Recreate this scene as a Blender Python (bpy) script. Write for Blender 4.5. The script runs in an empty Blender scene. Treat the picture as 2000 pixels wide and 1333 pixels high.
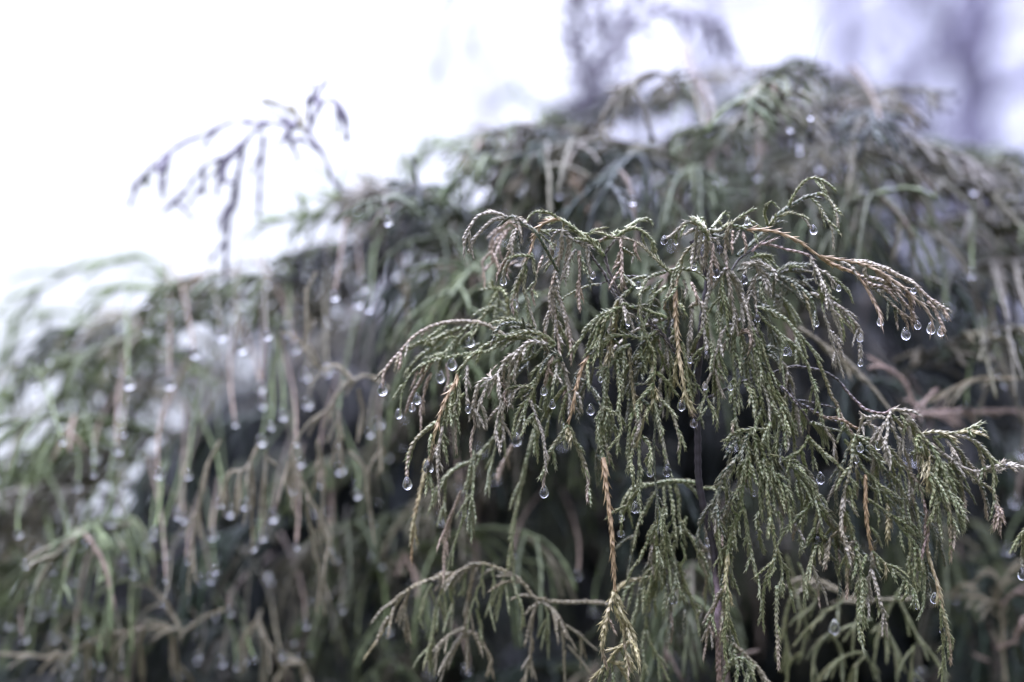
import bpy, math, random
import numpy as np
from mathutils import Vector, Matrix

R = math.radians
sc = bpy.context.scene
COL = sc.collection

# ---------------------------------------------------------------- camera
PITCH = R(15.0)
CAM = np.array([0.0, 0.0, 1.6])
FOC = 0.50
cam = bpy.data.cameras.new('camera'); cam_o = bpy.data.objects.new('camera', cam); COL.objects.link(cam_o)
cam_o.location = CAM; cam_o.rotation_euler = (R(90) + PITCH, 0, 0)
cam.lens = 50; cam.sensor_width = 36; cam.clip_start = 0.01; cam.clip_end = 3000
cam.dof.use_dof = True; cam.dof.focus_distance = FOC; cam.dof.aperture_fstop = 2.8; cam.dof.aperture_blades = 0
sc.camera = cam_o

# ---------------------------------------------------------------- world: overcast sky
SUN_EL, SUN_AZ = R(66), R(-130)         # azimuth from +Y, negative = left: high, behind the camera's left shoulder
sd = Vector((math.sin(SUN_AZ) * math.cos(SUN_EL), math.cos(SUN_AZ) * math.cos(SUN_EL), math.sin(SUN_EL)))
w = bpy.data.worlds.new('World'); sc.world = w; w.use_nodes = True
nt = w.node_tree; nt.nodes.clear(); L = nt.links
def N(t, **k):
    n = nt.nodes.new(t)
    for a, b in k.items(): setattr(n, a, b)
    return n
def mth(op, a, b=None, c=None):
    n = N('ShaderNodeMath', operation=op)
    for i, v in enumerate((a, b, c)):
        if v is None: continue
        if isinstance(v, (int, float)): n.inputs[i].default_value = v
        else: L.new(v, n.inputs[i])
    return n.outputs[0]
tc = N('ShaderNodeTexCoord')
nrm = N('ShaderNodeVectorMath', operation='NORMALIZE'); L.new(tc.outputs['Generated'], nrm.inputs[0])
sep = N('ShaderNodeSeparateXYZ'); L.new(nrm.outputs[0], sep.inputs[0])
z = mth('POWER', mth('MAXIMUM', sep.outputs[2], 0.0), 3.5)
zen_lum = mth('MULTIPLY_ADD', z, SKY_ZEN := 8.0, SKY_HOR := 0.64)      # overcast, zenith raised far above the horizon to light the foliage
dot = N('ShaderNodeVectorMath', operation='DOT_PRODUCT'); L.new(nrm.outputs[0], dot.inputs[0]); dot.inputs[1].default_value = sd
glow = mth('POWER', mth('MULTIPLY_ADD', dot.outputs['Value'], 0.5, 0.5), 7.0)
glow = mth('MULTIPLY', glow, 3.6)
noi = N('ShaderNodeTexNoise'); noi.inputs['Scale'].default_value = 2.3; noi.inputs['Detail'].default_value = 4
mp = N('ShaderNodeMapping'); mp.inputs['Scale'].default_value = (1, 1, 2.2); L.new(nrm.outputs[0], mp.inputs[0]); L.new(mp.outputs[0], noi.inputs['Vector'])
cl = mth('MULTIPLY_ADD', noi.outputs[0], 0.35, 0.825)
lum = mth('MULTIPLY', mth('ADD', zen_lum, glow), cl)
gf = N('ShaderNodeMapRange'); dl = N('ShaderNodeVectorMath', operation='DOT_PRODUCT'); L.new(nrm.outputs[0], dl.inputs[0]); dl.inputs[1].default_value = Vector((-.5, .8, .35)).normalized(); L.new(dl.outputs['Value'], gf.inputs[0]); gf.inputs[1].default_value = .74; gf.inputs[2].default_value = .99   # clearer white to the left, lilac cloud to the right
tint = N('ShaderNodeMix', data_type='RGBA'); L.new(gf.outputs[0], tint.inputs[0])
tint.inputs[6].default_value = (0.77, 0.80, 1.13, 1); tint.inputs[7].default_value = (.95, 0.98, 1.12, 1)
mul = N('ShaderNodeVectorMath', operation='SCALE'); L.new(tint.outputs[2], mul.inputs[0]); L.new(lum, mul.inputs['Scale'])
sky = N('ShaderNodeTexSky', sky_type='NISHITA'); sky.sun_disc = False; sky.sun_elevation = SUN_EL; sky.sun_rotation = SUN_AZ
skb = N('ShaderNodeVectorMath', operation='SCALE'); L.new(sky.outputs[0], skb.inputs[0]); skb.inputs['Scale'].default_value = 0.02
add = N('ShaderNodeVectorMath', operation='ADD'); L.new(mul.outputs[0], add.inputs[0]); L.new(skb.outputs[0], add.inputs[1])
bg = N('ShaderNodeBackground'); L.new(add.outputs[0], bg.inputs[0]); bg.inputs[1].default_value = 1.0
out = N('ShaderNodeOutputWorld'); L.new(bg.outputs[0], out.inputs[0])

sun = bpy.data.lights.new('sun', 'SUN'); sun.energy = 1.5; sun.angle = R(13); sun.color = (1, 0.97, 0.93)
sun_o = bpy.data.objects.new('sun', sun); COL.objects.link(sun_o)
sun_o.rotation_euler = (-sd).to_track_quat('-Z', 'Y').to_euler()

sc.view_settings.view_transform = 'Standard'; sc.view_settings.look = 'None'
sc.view_settings.exposure = 0.47; sc.view_settings.gamma = 1.0; sc.view_settings.use_curve_mapping = False
sc.cycles.max_bounces = 8; sc.cycles.transmission_bounces = 6; sc.cycles.diffuse_bounces = 2; sc.cycles.glossy_bounces = 3
sc.cycles.volume_bounces = 1
sc.cycles.caustics_refractive = False; sc.cycles.caustics_reflective = False
sc.cycles.sample_clamp_indirect = 12.0
sc.cycles.use_adaptive_sampling = True; sc.cycles.adaptive_threshold = 0.012
sc.cycles.use_denoising = True

# ---------------------------------------------------------------- helpers
FW = np.array([0, math.cos(PITCH), math.sin(PITCH)]); UP = np.array([0, -math.sin(PITCH), math.cos(PITCH)]); RT = np.array([1.0, 0, 0])
def at(px, py, d):
    """place seen in direction (px, py) of the 2000x1333 photograph at distance d metres along the view axis"""
    return CAM + RT * ((px - 1000) / 1000 * .36 * d) + UP * ((666.5 - py) / 1000 * .36 * d) + FW * d
MM = 0.001
rnd = random.Random(7)

def tag(o, label=None, cat=None, group=None, kind=None):
    if label: o['label'] = label
    if cat: o['category'] = cat
    if group: o['group'] = group
    if kind: o['kind'] = kind
    return o
def empty(name, loc):
    o = bpy.data.objects.new(name, None); o.location = loc; o.empty_display_size = .02; COL.objects.link(o); return o
def mesh_obj(name, verts, faces, mat, parent=None, cols=None, smooth=True):
    me = bpy.data.meshes.new(name)
    v = np.asarray(verts, dtype=np.float32)
    org = v.mean(0) if parent is None else np.array(parent_world(parent), dtype=np.float32)
    v = v - org
    if isinstance(faces, tuple):                       # (quads, tris) arrays
        q, t = faces
        me.vertices.add(len(v)); me.vertices.foreach_set('co', v.ravel())
        nl = len(q) * 4 + len(t) * 3
        me.loops.add(nl); me.polygons.add(len(q) + len(t))
        me.loops.foreach_set('vertex_index', np.concatenate([q.ravel(), t.ravel()]).astype(np.int32))
        st = np.concatenate([np.arange(len(q)) * 4, len(q) * 4 + np.arange(len(t)) * 3]).astype(np.int32)
        me.polygons.foreach_set('loop_start', st)
        me.update(calc_edges=True)
    else:
        me.from_pydata([tuple(x) for x in v], [], faces)
    me.polygons.foreach_set('use_smooth', np.full(len(me.polygons), smooth))
    if cols is not None:
        a = me.color_attributes.new('pigment', 'FLOAT_COLOR', 'POINT')
        c = np.ones((len(v), 4), dtype=np.float32); c[:, :3] = cols
        a.data.foreach_set('color', c.ravel())
    me.materials.append(mat)
    o = bpy.data.objects.new(name, me); COL.objects.link(o)
    if parent is None: o.location = org
    else: o.parent = parent
    return o
_pw = {}
def parent_world(p):
    """location of an (unrotated) parent chain in world space"""
    x = np.zeros(3)
    while p is not None:
        x = x + np.array(p.location); p = p.parent
    return x

# ---------------------------------------------------------------- materials
def mat_new(name):
    m = bpy.data.materials.new(name); m.use_nodes = True
    t = m.node_tree; b = t.nodes['Principled BSDF']
    return m, t, b
def foliage_mat(name, fine, rough, coat, scale=900):
    m, t, b = mat_new(name)
    at_ = t.nodes.new('ShaderNodeAttribute'); at_.attribute_name = 'pigment'
    tc = t.nodes.new('ShaderNodeTexCoord')
    n1 = t.nodes.new('ShaderNodeTexNoise'); n1.inputs['Scale'].default_value = scale; n1.inputs['Detail'].default_value = 3
    t.links.new(tc.outputs['Object'], n1.inputs['Vector'])
    mr = t.nodes.new('ShaderNodeMapRange'); mr.inputs[1].default_value = .3; mr.inputs[2].default_value = .7; mr.inputs[3].default_value = 1 - fine; mr.inputs[4].default_value = 1 + fine
    t.links.new(n1.outputs[0], mr.inputs[0])
    mu = t.nodes.new('ShaderNodeVectorMath'); mu.operation = 'SCALE'
    t.links.new(at_.outputs['Color'], mu.inputs[0]); t.links.new(mr.outputs[0], mu.inputs['Scale'])
    t.links.new(mu.outputs[0], b.inputs['Base Color'])
    b.inputs['Roughness'].default_value = rough
    b.inputs['Coat Weight'].default_value = coat; b.inputs['Coat Roughness'].default_value = .18; b.inputs['Coat IOR'].default_value = 1.33
    bp = t.nodes.new('ShaderNodeBump'); bp.inputs['Strength'].default_value = .35; bp.inputs['Distance'].default_value = .0003
    t.links.new(n1.outputs[0], bp.inputs['Height']); t.links.new(bp.outputs[0], b.inputs['Normal'])
    return m
M_TWIG = foliage_mat('scale_leaf', .25, .52, .45)
M_SOFT = foliage_mat('scale_leaf_far', .18, .7, .15, 400)
def plain_mat(name, c1, c2, scale, rough=.9):
    m, t, b = mat_new(name)
    tc = t.nodes.new('ShaderNodeTexCoord'); n = t.nodes.new('ShaderNodeTexNoise'); n.inputs['Scale'].default_value = scale; n.inputs['Detail'].default_value = 6
    t.links.new(tc.outputs['Object'], n.inputs['Vector'])
    r = t.nodes.new('ShaderNodeValToRGB'); r.color_ramp.elements[0].color = (*c1, 1); r.color_ramp.elements[1].color = (*c2, 1)
    r.color_ramp.elements[0].position = .3; r.color_ramp.elements[1].position = .7
    t.links.new(n.outputs[0], r.inputs[0]); t.links.new(r.outputs[0], b.inputs['Base Color']); b.inputs['Roughness'].default_value = rough
    bp = t.nodes.new('ShaderNodeBump'); bp.inputs['Strength'].default_value = .5; bp.inputs['Distance'].default_value = .01
    t.links.new(n.outputs[0], bp.inputs['Height']); t.links.new(bp.outputs[0], b.inputs['Normal'])
    return m
M_BARK = plain_mat('bark', (.045, .04, .055), (.10, .085, .11), 14)
M_HAZED_BARK = plain_mat('haze_tinted_grey_bark', (.13, .12, .175), (.20, .185, .26), 6)  # lilac of the distant mist is put into this bark colour
M_SOIL = plain_mat('grass_and_soil', (.02, .03, .012), (.05, .045, .03), 3)
M_DEAD_SHADE = plain_mat('shade_dark_dead_foliage', (.006, .009, .010), (.016, .021, .018), 60)  # interior shade is put into the near-black colour of the dead foliage
M_WATER, t_, b_ = mat_new('water')
b_.inputs['Base Color'].default_value = (1, 1, 1, 1); b_.inputs['Roughness'].default_value = 0.0
b_.inputs['IOR'].default_value = 1.333; b_.inputs['Transmission Weight'].default_value = 1.0

# pigments (linear albedo)
PIG = {
 'g': (.145, .192, .058), 'd': (.026, .060, .022), 'p': (.330, .245, .170), 'f': (.330, .305, .225),
 'o': (.420, .275, .130), 'y': (.340, .300, .120), 'w': (.022, .016, .018), 'v': (.150, .130, .175), 'k': (.300, .205, .175), 'b': (.205, .185, .105),
}

# ---------------------------------------------------------------- curve tools
def crom(P, per=8):
    P = np.asarray(P, float)
    if len(P) == 2: return np.linspace(P[0], P[1], per + 1)
    Q = np.vstack([2 * P[0] - P[1], P, 2 * P[-1] - P[-2]])
    outp = []
    t = np.linspace(0, 1, per, endpoint=False)[:, None]
    for i in range(1, len(Q) - 2):
        a, b, c, d = Q[i - 1], Q[i], Q[i + 1], Q[i + 2]
        outp.append(.5 * ((2 * b) + (c - a) * t + (2 * a - 5 * b + 4 * c - d) * t ** 2 + (3 * b - a - 3 * c + d) * t ** 3))
    outp.append(Q[-2][None]); return np.vstack(outp)
def resample(P, step, nmin=3):
    s = np.concatenate([[0], np.cumsum(np.linalg.norm(np.diff(P, axis=0), axis=1))])
    n = max(nmin, int(round(s[-1] / step)) + 1)
    u = np.linspace(0, s[-1], n)
    return np.stack([np.interp(u, s, P[:, k]) for k in range(P.shape[1])], 1), s[-1]
def frames(P, tw=0.0):
    T = np.gradient(P, axis=0); T /= np.linalg.norm(T, axis=1)[:, None] + 1e-12
    ref = np.array([math.sin(tw), math.cos(tw), .13]); 
    Nn = np.cross(T, ref); Nn /= np.linalg.norm(Nn, axis=1)[:, None] + 1e-9
    B = np.cross(T, Nn); return T, Nn, B

class Acc:
    """collects tubes and scale leaves into one mesh"""
    def __init__(s): s.v = []; s.q = []; s.t = []; s.c = []; s.n = 0
    def put(s, v, q, t, c):
        s.v.append(v); s.c.append(c)
        if len(q): s.q.append(q + s.n)
        if len(t): s.t.append(t + s.n)
        s.n += len(v)
    def tube(s, P, r, c, k=5, tw=0.0, close=True):
        T, Nn, B = frames(P, tw)
        a = np.arange(k) * 2 * math.pi / k
        ring = (Nn[:, None, :] * np.cos(a)[None, :, None] + B[:, None, :] * np.sin(a)[None, :, None]) * np.asarray(r)[:, None, None] + P[:, None, :]
        n = len(P); v = ring.reshape(-1, 3)
        i = np.arange(n - 1)[:, None] * k; j = np.arange(k)[None, :]; j2 = (j + 1) % k
        q = np.stack([i + j, i + j2, i + k + j2, i + k + j], -1).reshape(-1, 4)
        t = np.zeros((0, 3), int)
        cc = np.broadcast_to(np.asarray(c).reshape(-1, 3)[:, None, :] if np.ndim(c) == 2 else np.asarray(c)[None, None, :], (n, k, 3)).reshape(-1, 3)
        if close:
            tip = P[-1] + T[-1] * r[-1] * 1.2
            v = np.vstack([v, tip]); cc = np.vstack([cc, cc[-1]])
            b0 = (n - 1) * k; jj = np.arange(k)
            t = np.stack([b0 + jj, b0 + (jj + 1) % k, np.full(k, n * k)], -1)
        s.put(v, q, t, cc)
    # scale-leaf template: along, outward, sideways ; shade = share of tip colour
    TV = np.array([[0, .50, 0], [0, .34, -.62], [0, .34, .62], [.42, .93, 0], [.36, .58, -.70], [.36, .58, .70], [1, 1.10, 0], [.66, .62, 0], [.72, .97, -.27], [.72, .97, .27]])
    TC = np.array([0, 0, 0, .35, .7, .7, 1.15, .3, .95, .95])
    TQ = np.array([[1, 4, 3, 0], [0, 3, 5, 2], [4, 8, 6, 3], [3, 6, 9, 5]])
    TT = np.array([[4, 7, 8], [8, 7, 6], [7, 9, 6], [7, 5, 9]])
    def scales(s, P, r, cA, cB, Ls, flare, rg, tw, side):
        """P: nodes, one pair of leaves each; cA body colour, cB edge/tip colour"""
        T, Nn, B = frames(P, tw); n = len(P)
        ph = (np.arange(n) % 2) * (math.pi / 2) + rg.normal(0, .12, n) + side
        for sg in (0, math.pi):
            a = ph + sg
            O = Nn * np.cos(a)[:, None] + B * np.sin(a)[:, None]; S = -Nn * np.sin(a)[:, None] + B * np.cos(a)[:, None]
            l = Ls * (1 + rg.normal(0, .2, n)).clip(.4, 1.6) * np.where(rg.random(n) < .08, .45, 1); fl = flare * (1 + rg.normal(0, .5, n)).clip(0, 2.4)
            tv = s.TV
            outw = tv[None, :, 1] * r[:, None] + (tv[None, :, 0] ** 3) * (fl * r)[:, None]
            v = P[:, None, :] + T[:, None, :] * (tv[None, :, 0:1] * l[:, None, None] - .15 * l[:, None, None]) + O[:, None, :] * outw[:, :, None] + S[:, None, :] * (tv[None, :, 2] * r[:, None])[:, :, None]
            m = (s.TC[None, :, None] * (1 + rg.normal(0, .25, (n, 1, 1)))).clip(0, 1.3)
            c = cA[:, None, :] * (1 - m) + cB[:, None, :] * m
            base = np.arange(n)[:, None, None] * 10
            s.put(v.reshape(-1, 3), (s.TQ[None] + base).reshape(-1, 4), (s.TT[None] + base).reshape(-1, 3), c.clip(.01, .8).reshape(-1, 3))
    def make(s, name, mat, parent):
        q = np.vstack(s.q) if s.q else np.zeros((0, 4), int); t = np.vstack(s.t) if s.t else np.zeros((0, 3), int)
        return mesh_obj(name, np.vstack(s.v), (q, t), mat, parent, np.vstack(s.c))

def twig_into(acc, W, rpx, c0, c1, kind, rg, taper=.72, flare=None):
    """a scale-leaved twig along world polyline W; rpx = half width in photo px at focus"""
    r0 = rpx * .18 * MM * .68
    L0 = {'o': 3.1, 'y': 2.5, 'w': 2.0, 'p': 1.8, 'k': 2.2, 'b': 2.0}.get(kind, 1.65) * MM * (r0 / (.92 * MM)) ** .7
    P, ln = resample(W, L0 * .62)
    n = len(P); u = np.linspace(0, 1, n)
    # slight natural wobble
    P = P + (np.cumsum(rg.normal(0, .05 * MM, (n, 3)), 0) * np.minimum(1, u * 3)[:, None]) * .8
    r = r0 * rg.uniform(.88, 1.12) * (1 + (taper * rg.uniform(.82, 1.05) - 1) * u) * (1 + .09 * np.sin(u * 9 + rg.uniform(0, 6))) * (1 + rg.normal(0, .05, n))
    r[-1] *= .7
    var = 1 + rg.normal(0, .06, (n, 1))
    cA = (np.array(PIG[c0])[None] * (1 - u[:, None]) + np.array(PIG[c1])[None] * u[:, None]) * var * rg.uniform(.85, 1.15)
    brown = np.array((.33, .23, .12)); pale = np.array((.50, .46, .34))
    mixp = rg.uniform(0.15, .8)
    cB = cA * .6 + (brown * (1 - mixp) + pale * mixp) * .55 * (1 if kind not in 'w' else .5)
    fl = flare if flare is not None else {'o': .9, 'y': .75, 'p': .55, 'f': .5, 'w': .25, 'k': .4}.get(kind, .55)
    acc.tube(P, r * .62, cA * .8, 5, 0)
    side = rg.uniform(0, 3)
    nd = P if kind not in 'oy' else P
    acc.scales(nd, r, cA * .58, cB, L0 * 1.7, fl, rg, 0, side)  # shadow between the scales painted in as darker bases
    # closed bud of a few scales at the tip
    return P
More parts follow.
